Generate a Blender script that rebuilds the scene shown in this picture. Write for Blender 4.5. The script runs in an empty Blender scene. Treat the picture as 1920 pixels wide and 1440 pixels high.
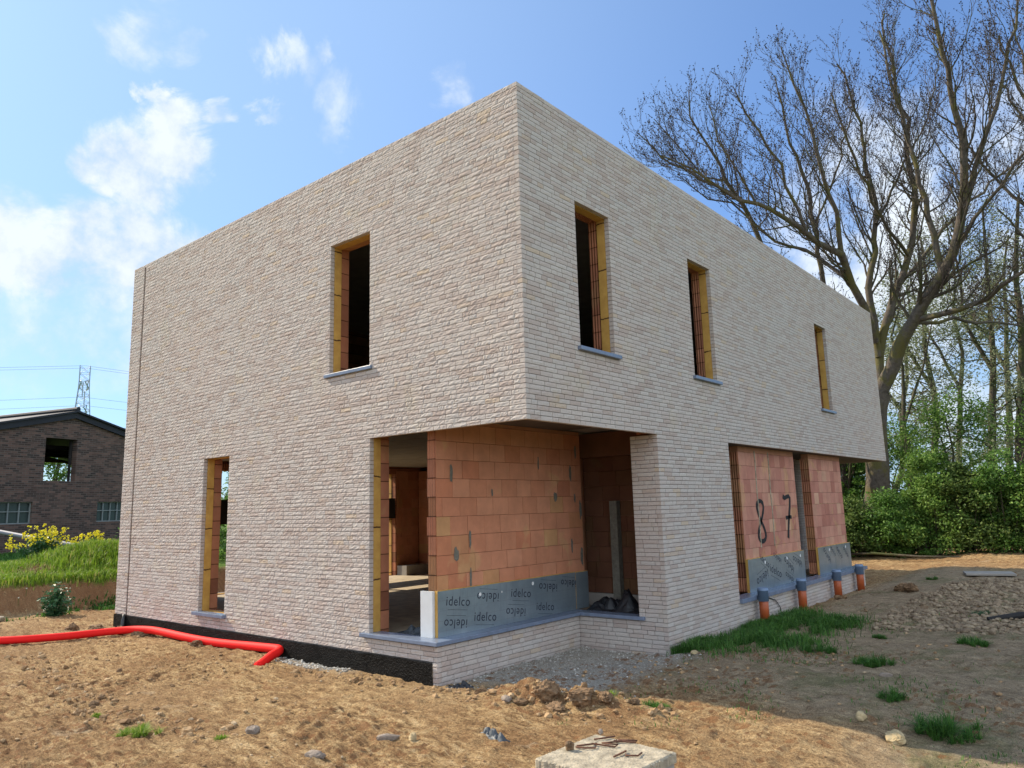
import bpy, math, random
import numpy as np
rng = np.random.default_rng(7); random.seed(7)
SC = bpy.context.scene; COL = SC.collection
# ------------------------------------------------------------------ helpers
def mesh_obj(name, V, F, mat, parent=None, smooth=False, attr=None):
    me = bpy.data.meshes.new(name)
    V = np.asarray(V, dtype=np.float32).reshape(-1, 3)
    if isinstance(F, np.ndarray) and F.ndim == 2:
        n, k = F.shape
        me.vertices.add(len(V)); me.vertices.foreach_set('co', V.ravel())
        me.loops.add(n * k); me.loops.foreach_set('vertex_index', F.astype(np.int32).ravel())
        me.polygons.add(n)
        me.polygons.foreach_set('loop_start', np.arange(0, n * k, k, dtype=np.int32))
        me.polygons.foreach_set('loop_total', np.full(n, k, dtype=np.int32))
        me.update(calc_edges=True)
    else:
        me.from_pydata(V.tolist(), [], [tuple(f) for f in F]); me.update()
    me.polygons.foreach_set('use_smooth', [bool(smooth)] * len(me.polygons))
    if mat: me.materials.append(mat)
    if attr is not None:
        for an, arr in attr.items():
            a = me.color_attributes.new(an, 'FLOAT_COLOR', 'POINT')
            a.data.foreach_set('color', np.asarray(arr, dtype=np.float32).ravel())
    o = bpy.data.objects.new(name, me); COL.objects.link(o)
    if parent: o.parent = parent
    return o
def tag(o, label=None, cat=None, group=None, kind=None):
    if label: o['label'] = label
    if cat: o['category'] = cat
    if group: o['group'] = group
    if kind: o['kind'] = kind
    return o
def empty(name, loc, label, cat, group=None):
    o = bpy.data.objects.new(name, None); COL.objects.link(o); o.location = loc
    o.empty_display_size = .1
    return tag(o, label, cat, group)
class MB:
    def __init__(s): s.V = []; s.F = []
    def box(s, x0, x1, y0, y1, z0, z1):
        n = len(s.V)
        s.V += [(x, y, z) for x in (x0, x1) for y in (y0, y1) for z in (z0, z1)]
        s.F += [tuple(n + i for i in f) for f in ((0,1,3,2),(4,6,7,5),(0,4,5,1),(2,3,7,6),(0,2,6,4),(1,5,7,3))]
    def tube(s, pts, rad, sides=8, cap=True):
        pts = [np.array(p, float) for p in pts]; n0 = len(s.V)
        if not hasattr(rad, '__len__'): rad = [rad] * len(pts)
        T = (pts[1] - pts[0]); T /= np.linalg.norm(T)
        ref = np.array([0, 0, 1.]) if abs(T[2]) < .9 else np.array([1., 0, 0])
        A = np.cross(T, ref); A /= np.linalg.norm(A)
        for i, p in enumerate(pts):
            if i == 0: t = pts[1] - pts[0]
            elif i == len(pts) - 1: t = pts[-1] - pts[-2]
            else: t = pts[i + 1] - pts[i - 1]
            t = t / (np.linalg.norm(t) + 1e-9)
            A = A - t * (A @ t); A /= (np.linalg.norm(A) + 1e-9); B = np.cross(t, A)
            for k in range(sides):
                a = 2 * math.pi * k / sides
                q = p + rad[i] * (math.cos(a) * A + math.sin(a) * B); s.V.append((q[0], q[1], q[2]))
        for i in range(len(pts) - 1):
            for k in range(sides):
                a = n0 + i * sides + k; b = n0 + i * sides + (k + 1) % sides
                s.F.append((a, b, b + sides, a + sides))
        if cap:
            s.F.append(tuple(n0 + k for k in range(sides))[::-1])
            m = n0 + (len(pts) - 1) * sides; s.F.append(tuple(m + k for k in range(sides)))
    def quad(s, a, b, c, d):
        n = len(s.V); s.V += [tuple(a), tuple(b), tuple(c), tuple(d)]; s.F.append((n, n+1, n+2, n+3))
    def build(s, name, mat, parent=None, smooth=False): return mesh_obj(name, s.V, s.F, mat, parent, smooth)
def bevel(o, w=.004, seg=2):
    m = o.modifiers.new('b', 'BEVEL'); m.width = w; m.segments = seg; m.limit_method = 'ANGLE'; return o
# value noise
_P = rng.random((64, 64, 64)).astype(np.float32)
def vnoise(x, y, z=0.):
    x = np.asarray(x, float); y = np.asarray(y, float); z = np.zeros_like(x) + z
    xi = np.floor(x).astype(int); yi = np.floor(y).astype(int); zi = np.floor(z).astype(int)
    fx = x - xi; fy = y - yi; fz = z - zi
    fx = fx*fx*(3-2*fx); fy = fy*fy*(3-2*fy); fz = fz*fz*(3-2*fz)
    g = lambda a, b, c: _P[(xi+a) & 63, (yi+b) & 63, (zi+c) & 63]
    l = lambda a, b, t: a + (b - a) * t
    return l(l(l(g(0,0,0), g(1,0,0), fx), l(g(0,1,0), g(1,1,0), fx), fy), l(l(g(0,0,1), g(1,0,1), fx), l(g(0,1,1), g(1,1,1), fx), fy), fz)
def fbm(x, y, z=0., o=4):
    s = 0; a = .5; t = 0
    for i in range(o):
        s = s + a * vnoise(x * 2**i + 17 * i, y * 2**i + 31 * i, z * 2**i if not np.isscalar(z) else z + 5.3 * i); t += a; a *= .5
    return s / t
def sst(a, b, x):
    t = np.clip((x - a) / (b - a), 0, 1); return t * t * (3 - 2 * t)
# ------------------------------------------------------------------ materials
def newmat(name):
    m = bpy.data.materials.new(name); m.use_nodes = True; nt = m.node_tree; nt.nodes.clear()
    out = nt.nodes.new('ShaderNodeOutputMaterial'); b = nt.nodes.new('ShaderNodeBsdfPrincipled')
    nt.links.new(b.outputs[0], out.inputs[0]); return m, nt, b
def N(nt, t, **kw):
    n = nt.nodes.new(t)
    for k, v in kw.items():
        if k.startswith('i_'):
            key = k[2:]; n.inputs[int(key) if key.isdigit() else key].default_value = v
        else: setattr(n, k, v)
    return n
def ramp(nt, fac, stops, interp='LINEAR'):
    r = nt.nodes.new('ShaderNodeValToRGB'); cr = r.color_ramp; cr.interpolation = interp
    while len(cr.elements) < len(stops): cr.elements.new(.5)
    for e, (p, c) in zip(cr.elements, stops): e.position = p; e.color = (*c, 1)
    nt.links.new(fac, r.inputs[0]); return r.outputs[0]
def mix(nt, fac, a, b, mode='MIX'):
    m = nt.nodes.new('ShaderNodeMix'); m.data_type = 'RGBA'; m.blend_type = mode
    for s, v in ((m.inputs[0], fac), (m.inputs[6], a), (m.inputs[7], b)):
        if hasattr(v, 'links'): nt.links.new(v, s)
        elif isinstance(v, tuple): s.default_value = (*v, 1) if len(v) == 3 else v
        else: s.default_value = v
    return m.outputs[2]
def noise(nt, scale, detail=4, rough=.6, dist=0., vec=None):
    n = N(nt, 'ShaderNodeTexNoise'); n.inputs['Scale'].default_value = scale; n.inputs['Detail'].default_value = detail
    n.inputs['Roughness'].default_value = rough; n.inputs['Distortion'].default_value = dist
    if vec is None: vec = N(nt, 'ShaderNodeNewGeometry').outputs['Position']
    nt.links.new(vec, n.inputs['Vector']); return n.outputs[0]
def bump(nt, b, h, strength=.5, dist=.01):
    n = N(nt, 'ShaderNodeBump'); n.inputs['Strength'].default_value = strength; n.inputs['Distance'].default_value = dist
    nt.links.new(h, n.inputs['Height']); nt.links.new(n.outputs[0], b.inputs['Normal'])
def simple(name, col, rough=.8, var=.15, nscale=8, bmp=.2, metal=0., bd=.005, spec=.5):
    m, nt, b = newmat(name)
    f = noise(nt, nscale, 5)
    c = ramp(nt, f, [(.25, tuple(x * (1 - var * 1.6) for x in col)), (.75, tuple(min(1, x * (1 + var)) for x in col))])
    nt.links.new(c, b.inputs['Base Color']); b.inputs['Roughness'].default_value = rough; b.inputs['Metallic'].default_value = metal
    b.inputs['Specular IOR Level'].default_value = spec
    if bmp: bump(nt, b, noise(nt, nscale * 6, 4), bmp, bd)
    return m
def island_mat(name, stops, rough=.85, patch=None, patch_scale=1.2, fine=60, bmp=.4, bd=.003, transl=0., interp='LINEAR', spec=.3):
    m, nt, b = newmat(name)
    g = N(nt, 'ShaderNodeNewGeometry')
    c = ramp(nt, g.outputs['Random Per Island'], stops, interp)
    if patch:
        f = noise(nt, patch_scale, 5, .65)
        f = ramp(nt, f, [(.42, (0, 0, 0)), (.66, (1, 1, 1))])
        c = mix(nt, f, c, mix(nt, .55, c, patch))
    fn = noise(nt, fine, 4, .7)
    c = mix(nt, 1., c, ramp(nt, fn, [(.2, (.78, .78, .78)), (.8, (1.12, 1.12, 1.12))]), 'MULTIPLY')
    nt.links.new(c, b.inputs['Base Color']); b.inputs['Roughness'].default_value = rough
    b.inputs['Specular IOR Level'].default_value = spec
    if bmp: bump(nt, b, fn, bmp, bd)
    if transl:
        t = N(nt, 'ShaderNodeBsdfTranslucent'); nt.links.new(c, t.inputs[0])
        ms = N(nt, 'ShaderNodeMixShader'); ms.inputs[0].default_value = transl
        out = [n for n in nt.nodes if n.type == 'OUTPUT_MATERIAL'][0]
        nt.links.new(b.outputs[0], ms.inputs[1]); nt.links.new(t.outputs[0], ms.inputs[2]); nt.links.new(ms.outputs[0], out.inputs[0])
    return m
M = {}
# pale brick: subtle pink / cream / grey differences from brick to brick
def pale_brick():
    m, nt, b = newmat('pale_brick')
    g = N(nt, 'ShaderNodeNewGeometry')
    c = ramp(nt, g.outputs['Random Per Island'], [(0, (.44, .36, .315)), (.2, (.495, .425, .38)), (.45, (.53, .47, .425)), (.65, (.50, .453, .415)), (.82, (.55, .495, .445)), (.95, (.46, .38, .335)), (1, (.54, .435, .33))])
    f = ramp(nt, noise(nt, .9, 4, .6), [(.4, (0, 0, 0)), (.7, (1, 1, 1))])
    c = mix(nt, f, c, mix(nt, .22, c, (.56, .43, .36)))
    f2 = ramp(nt, noise(nt, 1.7, 4, .6, vec=None), [(.58, (0, 0, 0)), (.72, (1, 1, 1))])
    c = mix(nt, f2, c, mix(nt, .3, c, (.55, .48, .33)))
    f3 = ramp(nt, noise(nt, 3.1, 3, .6), [(.68, (0, 0, 0)), (.74, (1, 1, 1))])
    c = mix(nt, f3, c, mix(nt, .3, c, (.60, .42, .22)))
    fn = noise(nt, 55, 5, .75)
    c = mix(nt, 1., c, ramp(nt, fn, [(.2, (.8, .8, .8)), (.8, (1.1, 1.1, 1.1))]), 'MULTIPLY')
    nt.links.new(c, b.inputs['Base Color']); b.inputs['Roughness'].default_value = .9; b.inputs['Specular IOR Level'].default_value = .2
    bump(nt, b, fn, .5, .006); return m
M['brick'] = pale_brick()
M['joint'] = simple('joint_mortar', (.14, .12, .105), .95)
def hollow_block(ribs=False, dark=1., joints=False):
    m, nt, b = newmat('clay_block')
    g = N(nt, 'ShaderNodeNewGeometry')
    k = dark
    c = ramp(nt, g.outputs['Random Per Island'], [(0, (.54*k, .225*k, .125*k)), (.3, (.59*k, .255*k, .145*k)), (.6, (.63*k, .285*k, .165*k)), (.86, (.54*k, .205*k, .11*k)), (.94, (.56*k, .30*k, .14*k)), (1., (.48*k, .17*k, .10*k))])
    f = ramp(nt, noise(nt, 2.6, 3, .5, .3), [(.62, (0, 0, 0)), (.67, (1, 1, 1))])
    c = mix(nt, f, c, mix(nt, .45, c, (.60*k, .36*k, .17*k)))
    f = ramp(nt, noise(nt, 5, 4, .6), [(.3, (.82, .82, .82)), (.75, (1.08, 1.08, 1.08))])
    c = mix(nt, 1., c, f, 'MULTIPLY')
    if joints:
        s0 = N(nt, 'ShaderNodeSeparateXYZ'); nt.links.new(g.outputs['Position'], s0.inputs[0])
        a0 = N(nt, 'ShaderNodeMath', operation='ADD'); a0.inputs[1].default_value = 8.08; nt.links.new(s0.outputs[2], a0.inputs[0])
        m0 = N(nt, 'ShaderNodeMath', operation='MODULO'); m0.inputs[1].default_value = .2; nt.links.new(a0.outputs[0], m0.inputs[0])
        f0 = N(nt, 'ShaderNodeMath', operation='SUBTRACT'); nt.links.new(a0.outputs[0], f0.inputs[0]); nt.links.new(m0.outputs[0], f0.inputs[1])
        wn = N(nt, 'ShaderNodeTexWhiteNoise', noise_dimensions='1D'); nt.links.new(f0.outputs[0], wn.inputs['W'])
        c = mix(nt, 1., c, ramp(nt, wn.outputs[0], [(0, (.55, .5, .5)), (.5, (.85, .8, .8)), (1, (1.1, 1.05, 1.)) ]), 'MULTIPLY')
        c = mix(nt, 1., c, ramp(nt, m0.outputs[0], [(.008, (.25, .22, .2)), (.014, (1, 1, 1))]), 'MULTIPLY')
    nt.links.new(c, b.inputs['Base Color']); b.inputs['Roughness'].default_value = .85; b.inputs['Specular IOR Level'].default_value = .2
    sx = N(nt, 'ShaderNodeSeparateXYZ'); nt.links.new(g.outputs['Position'], sx.inputs[0])
    ad = N(nt, 'ShaderNodeMath', operation='ADD'); nt.links.new(sx.outputs[0], ad.inputs[0]); nt.links.new(sx.outputs[1], ad.inputs[1])
    mu = N(nt, 'ShaderNodeMath', operation='MULTIPLY'); mu.inputs[1].default_value = 2 * math.pi / (.035 if ribs else .012); nt.links.new(ad.outputs[0], mu.inputs[0])
    si = N(nt, 'ShaderNodeMath', operation='SINE'); nt.links.new(mu.outputs[0], si.inputs[0])
    bump(nt, b, si.outputs[0], 1. if ribs else .45, .006 if ribs else .003)
    return m
M['block'] = hollow_block(); M['block_shaded'] = hollow_block(False, .24); M['block_jamb'] = hollow_block(False, .8, True); M['block_rib'] = hollow_block(True, .8, True); M['block_dark'] = hollow_block(False, .75)  # the darkest copy has the room's shade painted into the clay colour
def pinkblock():
    M['block_pink'] = hollow_block(); nt = M['block_pink'].node_tree; cr = [n for n in nt.nodes if n.type == 'VALTORGB' and len(n.color_ramp.elements) > 4][0].color_ramp
    for e, c in zip(cr.elements, [(.42, .17, .12), (.50, .22, .16), (.60, .30, .21), (.52, .24, .17), (.62, .36, .24), (.38, .15, .11)]): e.color = (*c, 1)
pinkblock()
M['cement'] = simple('cement_smear', (.16, .15, .12), .9, .25, 30)
def insul():
    m, nt, b = newmat('yellow_insulation')
    g = N(nt, 'ShaderNodeNewGeometry'); sx = N(nt, 'ShaderNodeSeparateXYZ'); nt.links.new(g.outputs['Position'], sx.inputs[0])
    a = N(nt, 'ShaderNodeMath', operation='ADD'); nt.links.new(sx.outputs[2], a.inputs[0]); nf = noise(nt, 9, 3); 
    mm = N(nt, 'ShaderNodeMath', operation='MULTIPLY'); mm.inputs[1].default_value = .05; nt.links.new(nf, mm.inputs[0]); nt.links.new(mm.outputs[0], a.inputs[1])
    fr = N(nt, 'ShaderNodeMath', operation='MODULO'); a2 = N(nt, 'ShaderNodeMath', operation='ADD'); a2.inputs[1].default_value = 6.; nt.links.new(a.outputs[0], a2.inputs[0])
    nt.links.new(a2.outputs[0], fr.inputs[0]); fr.inputs[1].default_value = .56
    c = ramp(nt, fr.outputs[0], [(0, (.10, .05, .015)), (.012, (.10, .05, .015)), (.02, (1, 1, 1)), (1, (1, 1, 1))])
    base = ramp(nt, noise(nt, 7, 4), [(.3, (.46, .25, .055)), (.7, (.62, .37, .09))])
    nt.links.new(mix(nt, 1., base, c, 'MULTIPLY'), b.inputs['Base Color']); b.inputs['Roughness'].default_value = .8
    bump(nt, b, noise(nt, 60, 4), .3, .004); return m
M['insul'] = insul()
M['sill'] = simple('bluestone', (.16, .20, .28), .27, .12, 14, .08)
M['concrete'] = simple('cast_concrete', (.34, .31, .27), .85, .15, 4, .3)
M['plank'] = simple('rough_floor', (.44, .36, .25), .9, .25, 6, .4)
def foil():
    m, nt, b = newmat('foil_facing')
    g = N(nt, 'ShaderNodeNewGeometry'); sx = N(nt, 'ShaderNodeSeparateXYZ'); nt.links.new(g.outputs['Position'], sx.inputs[0])
    # printed fine line grid
    outs = []
    for ch, st in ((0, .107), (1, .107), (2, .1)):
        a = N(nt, 'ShaderNodeMath', operation='ADD'); a.inputs[1].default_value = 9.03; nt.links.new(sx.outputs[ch], a.inputs[0])
        mo = N(nt, 'ShaderNodeMath', operation='MODULO'); mo.inputs[1].default_value = st; nt.links.new(a.outputs[0], mo.inputs[0])
        lt = N(nt, 'ShaderNodeMath', operation='LESS_THAN'); lt.inputs[1].default_value = .0035; nt.links.new(mo.outputs[0], lt.inputs[0]); outs.append(lt.outputs[0])
    s1 = N(nt, 'ShaderNodeMath', operation='MAXIMUM'); nt.links.new(outs[1], s1.inputs[0]); nt.links.new(outs[2], s1.inputs[1])
    c = mix(nt, s1.outputs[0], ramp(nt, noise(nt, 3, 3), [(.3, (.24, .30, .34)), (.7, (.32, .38, .42))]), (.25, .28, .31))
    nt.links.new(c, b.inputs['Base Color']); b.inputs['Metallic'].default_value = .55; b.inputs['Roughness'].default_value = .28
    bump(nt, b, noise(nt, 3.5, 3), .35, .03); return m
M['foil'] = foil()
M['foil_sunlit'] = simple('sunlit_foil_end', (.60, .62, .63), .5, .08, 4, .1)  # foil end panel, sun brightness painted in as a paler base
M['ink'] = simple('dark_ink', (.015, .02, .04), .6, .1, 5, 0)
M['spray'] = simple('black_spray', (.012, .011, .011), .8, .2, 30, 0)
M['white_pl'] = simple('white_plastic', (.75, .75, .73), .5, .05, 5, 0)
M['membrane'] = simple('bitumen_membrane', (.009, .0085, .008), .5, .5, 9, .9, bd=.02, spec=.08)
M['tarp'] = simple('black_foil_sheet', (.010, .012, .016), .5, .3, 4, .5)
M['clear'] = simple('crumpled_plastic', (.05, .06, .07), .5, .3, 9, .4)
M['pvc'] = simple('orange_pvc', (.40, .085, .022), .45, .12, 5, .05)
M['greypvc'] = simple('grey_blue_plastic', (.16, .23, .35), .5, .1, 7, .05)
M['blackpvc'] = simple('black_pvc', (.015, .015, .016), .35, .1, 5, 0)
M['red'] = simple('red_duct_plastic', (.80, .016, .014), .65, .06, 6, .08, spec=.15)
M['jointfill'] = simple('brown_joint_filler', (.10, .06, .04), .9, .3, 30, .3)
M['rust'] = simple('rusty_steel', (.13, .055, .03), .85, .3, 60, .4)
M['slab'] = simple('aggregate_concrete', (.42, .36, .26), .9, .35, 16, .8, bd=.01)
M['steel'] = simple('hazed_steel', (.34, .40, .46), .6, .1, 5, 0)  # pylon steel, distance haze painted in as a grey-blue base
M['wire'] = simple('power_cable', (.22, .25, .28), .7, .1, 5, 0)
M['rock'] = simple('dry_clay_lump', (.29, .18, .095), .95, .45, 22, 1., bd=.02)
M['stone'] = simple('pale_stone', (.52, .40, .22), .9, .2, 25, .8, bd=.01)
M['greyrock'] = simple('grey_brown_stone', (.30, .24, .19), .9, .25, 25, .8, bd=.01)
M['soilstuff'] = island_mat('soil_crumbs', [(0, (.22, .135, .07)), (.5, (.34, .215, .11)), (.9, (.42, .28, .15)), (1, (.50, .38, .24))], .95, fine=80, bmp=.6)
M['clods'] = island_mat('soil_clods', [(0, (.16, .115, .075)), (.5, (.27, .20, .13)), (1, (.36, .28, .185))], .95, fine=50, bmp=.8, bd=.008)
M['gravel'] = island_mat('gravel_chips', [(0, (.26, .24, .21)), (.5, (.40, .38, .34)), (1, (.60, .57, .52))], .9)
def bark(name, c1, c2, moss=None):
    m, nt, b = newmat(name)
    f = noise(nt, 9, 6, .7, .4); c = ramp(nt, f, [(.3, c1), (.7, c2)])
    if moss:
        f2 = ramp(nt, noise(nt, 1.6, 5, .65), [(.47, (0, 0, 0)), (.6, (1, 1, 1))]); c = mix(nt, f2, c, moss)
    nt.links.new(c, b.inputs['Base Color']); b.inputs['Roughness'].default_value = .9; b.inputs['Specular IOR Level'].default_value = .2
    bump(nt, b, noise(nt, 22, 6, .7, 1.), .9, .03); return m
M['bark'] = bark('mossy_bark', (.065, .052, .042), (.15, .125, .10), (.12, .105, .04))
M['bark2'] = bark('dark_bark', (.05, .042, .03), (.12, .10, .075), (.07, .08, .03))
M['twig'] = simple('twig_bark', (.075, .055, .042), .9, .2, 20, 0)
M['bud'] = simple('dark_buds', (.035, .024, .02), .8, .3, 20, 0)
M['leaf_hedge'] = island_mat('hedge_leaf', [(0, (.05, .11, .02)), (.4, (.085, .19, .03)), (.8, (.15, .29, .05)), (1, (.24, .36, .09))], .55, bmp=0, transl=.45, fine=3, spec=.4)
M['leaf_pale'] = island_mat('young_leaf', [(0, (.13, .15, .08)), (.5, (.20, .225, .12)), (.85, (.27, .30, .16)), (1, (.36, .39, .22))], .6, bmp=0, transl=.4, fine=3)
M['leaf_fresh'] = island_mat('fresh_leaf', [(0, (.07, .15, .025)), (.6, (.15, .27, .045)), (1, (.27, .40, .09))], .6, bmp=0, transl=.35, fine=3)
M['grass_sun'] = island_mat('meadow_grass', [(0, (.10, .19, .012)), (.5, (.19, .31, .025)), (.85, (.28, .40, .045)), (1, (.42, .36, .13))], .6, bmp=0, transl=.35, fine=3)
M['grass_dark'] = island_mat('lush_grass', [(0, (.03, .09, .015)), (.5, (.06, .17, .025)), (1, (.12, .25, .045))], .6, bmp=0, transl=.3, fine=3)
M['straw'] = island_mat('dry_grass', [(0, (.20, .12, .05)), (1, (.38, .26, .12))], .8, bmp=0, fine=3)
M['petal'] = island_mat('yellow_petals', [(0, (.80, .68, .02)), (1, (.90, .84, .08))], .6, bmp=0, transl=.3, fine=3)
M['white_petal'] = simple('white_petals', (.75, .75, .65), .6, .1, 5, 0)
M['nettle'] = island_mat('nettle_leaf', [(0, (.02, .075, .03)), (.5, (.04, .12, .045)), (1, (.09, .19, .09))], .5, bmp=0, transl=.2, fine=3)
def barnbrick():
    m, nt, b = newmat('dark_barn_brick')
    tc = N(nt, 'ShaderNodeTexCoord'); mp = N(nt, 'ShaderNodeMapping')
    nt.links.new(tc.outputs['Object'], mp.inputs[0]); mp.inputs['Rotation'].default_value = (math.radians(90), 0, 0)
    bt = N(nt, 'ShaderNodeTexBrick'); nt.links.new(mp.outputs[0], bt.inputs['Vector'])
    bt.inputs['Scale'].default_value = 1; bt.inputs['Brick Width'].default_value = .24; bt.inputs['Row Height'].default_value = .075; bt.inputs['Mortar Size'].default_value = .009
    bt.inputs['Color1'].default_value = (.035, .025, .022, 1); bt.inputs['Color2'].default_value = (.19, .11, .085, 1); bt.inputs['Mortar'].default_value = (.13, .11, .095, 1); bt.inputs['Bias'].default_value = -.15
    c = mix(nt, ramp(nt, noise(nt, 3.5, 6, .7), [(.4, (0, 0, 0)), (.7, (.6, .6, .6))]), bt.outputs[0], (.09, .05, .04))
    nt.links.new(c, b.inputs['Base Color']); b.inputs['Roughness'].default_value = .9
    bump(nt, b, bt.outputs['Fac'], -.6, .01); return m
M['barn'] = barnbrick()
M['barnroof'] = simple('dark_roof_sheet', (.012, .014, .022), .6, .2, 3, .1)
M['darkin'] = simple('added_transom_dark', (.02, .018, .018), .9, .2, 3, .1)
M['winframe'] = simple('grey_window_bars', (.22, .25, .25), .6, .1, 4, 0)
def glassm():
    m, nt, b = newmat('dull_glass'); b.inputs['Base Color'].default_value = (.035, .055, .055, 1); b.inputs['Roughness'].default_value = .25; b.inputs['Metallic'].default_value = 0; return m
M['glass'] = glassm()
M['greypipe'] = simple('grey_pipe', (.20, .20, .23), .6, .1, 4, 0)
def groundmat():
    m, nt, b = newmat('building_site_soil')
    g = N(nt, 'ShaderNodeNewGeometry').outputs['Position']
    at = N(nt, 'ShaderNodeAttribute', attribute_name='mask'); sp = N(nt, 'ShaderNodeSeparateColor'); nt.links.new(at.outputs['Color'], sp.inputs[0])
    # stretched coordinates give the scraped streaks
    mp = N(nt, 'ShaderNodeMapping'); nt.links.new(g, mp.inputs[0]); mp.inputs['Rotation'].default_value = (0, 0, math.radians(25)); mp.inputs['Scale'].default_value = (1, 3.2, 1)
    n1 = noise(nt, 1.1, 6, .62, .5); n2 = noise(nt, 4.2, 10, .76, .5, mp.outputs[0]); n3 = noise(nt, 45, 6, .75); n4 = noise(nt, .35, 3, .5)
    c = ramp(nt, n2, [(.35, (.12, .067, .032)), (.44, (.29, .175, .085)), (.53, (.45, .30, .15)), (.66, (.64, .47, .27))])
    c = mix(nt, ramp(nt, n1, [(.44, (0, 0, 0)), (.58, (1, 1, 1))]), c, mix(nt, .62, c, (.27, .155, .075)))
    c = mix(nt, ramp(nt, n4, [(.45, (0, 0, 0)), (.62, (.7, .7, .7))]), c, mix(nt, .4, c, (.50, .36, .20)))
    c = mix(nt, ramp(nt, noise(nt, 2.3, 5, .6), [(.63, (0, 0, 0)), (.74, (1, 1, 1))]), c, mix(nt, .4, c, (.60, .50, .36)))
    c = mix(nt, 1., c, ramp(nt, n3, [(.36, (.5, .47, .44)), (.5, (1, 1, 1)), (.64, (1.3, 1.3, 1.25))]), 'MULTIPLY')
    # alpha-like masks: R gravel, G turf, B grey-brown shade tone painted where the house's shadow falls
    soil = mix(nt, 1., ramp(nt, n2, [(.3, (.24, .175, .11)), (.7, (.56, .45, .31))]), ramp(nt, n3, [(.25, (.62, .62, .62)), (.8, (1.2, 1.2, 1.2))]), 'MULTIPLY')  # shade tone for mask B, painted over the ground colour
    soil = mix(nt, ramp(nt, noise(nt, 1.5, 5, .7), [(.5, (0, 0, 0)), (.66, (.6, .6, .6))]), soil, (.12, .15, .06))
    c = mix(nt, sp.outputs[2], c, soil)
    gr = ramp(nt, noise(nt, 60, 4, .8), [(.3, (.25, .23, .20)), (.5, (.40, .375, .33)), (.7, (.58, .55, .49))])
    c = mix(nt, sp.outputs[0], c, gr)
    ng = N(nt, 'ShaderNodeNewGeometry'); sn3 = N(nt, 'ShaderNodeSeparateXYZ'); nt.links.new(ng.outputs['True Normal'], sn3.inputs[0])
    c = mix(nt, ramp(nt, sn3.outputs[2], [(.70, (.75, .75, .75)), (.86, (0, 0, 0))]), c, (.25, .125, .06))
    tf = ramp(nt, noise(nt, 6, 6, .7), [(.3, (.05, .10, .012)), (.7, (.13, .21, .03))])
    c = mix(nt, sp.outputs[1], c, tf)
    nt.links.new(c, b.inputs['Base Color']); b.inputs['Roughness'].default_value = .95; b.inputs['Specular IOR Level'].default_value = .15
    n5 = noise(nt, 130, 3, .8); c = mix(nt, 1., c, ramp(nt, n5, [(.38, (.62, .61, .6)), (.62, (1.28, 1.28, 1.25))]), 'MULTIPLY'); nt.links.new(c, b.inputs['Base Color'])
    hs = N(nt, 'ShaderNodeMath', operation='ADD'); nt.links.new(n3, hs.inputs[0]); nt.links.new(n2, hs.inputs[1])
    bump(nt, b, hs.outputs[0], 1., .035); return m
M['ground'] = groundmat()
SKYT = (.53, .77, 1.12)
EXPO = 0.6
# ------------------------------------------------------------------ house
PITCH = 3.4 / 70
M['soffit'] = simple('brown_soffit', (.13, .10, .08), .9, .2, 3, .2)
def course_bricks(u0, u1, z0, z1, holes, L, H, j, startcut=None, quoin=None, halfs=True, zorg=0.):
    """rows of (u0,u1,z0,z1) for a wall with rectangular holes (u0,u1,z0,z1)"""
    out = []; k0 = int(round((z0 - zorg) / H)); k1 = int(round((z1 - zorg) / H))
    for k in range(k0, k1):
        za = zorg + k * H; zc = za + H / 2; a0, a1 = u0, u1
        if quoin: a0, a1 = quoin(k, a0, a1)
        ints = [(a0, a1)]
        for (h0, h1, hz0, hz1) in holes:
            if hz0 < zc < hz1:
                nx = []
                for (p, q) in ints:
                    if h1 <= p or h0 >= q: nx.append((p, q)); continue
                    if h0 > p: nx.append((p, h0))
                    if h1 < q: nx.append((h1, q))
                ints = nx
        pos = u0 - L * random.random(); js = []
        while pos < u1 + L:
            js.append(pos); r = random.random()
            pos += L if (r < .75 or not halfs) else L * .5
        for (p, q) in ints:
            cuts = [p] + [c for c in js if p + .25 * L < c < q - .25 * L] + [q]
            for a, b in zip(cuts[:-1], cuts[1:]):
                out.append((a + (j/2 if a != p else 0), b - (j/2 if b != q else 0), za + j/2, za + H - j/2))
    return np.array(out)
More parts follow.
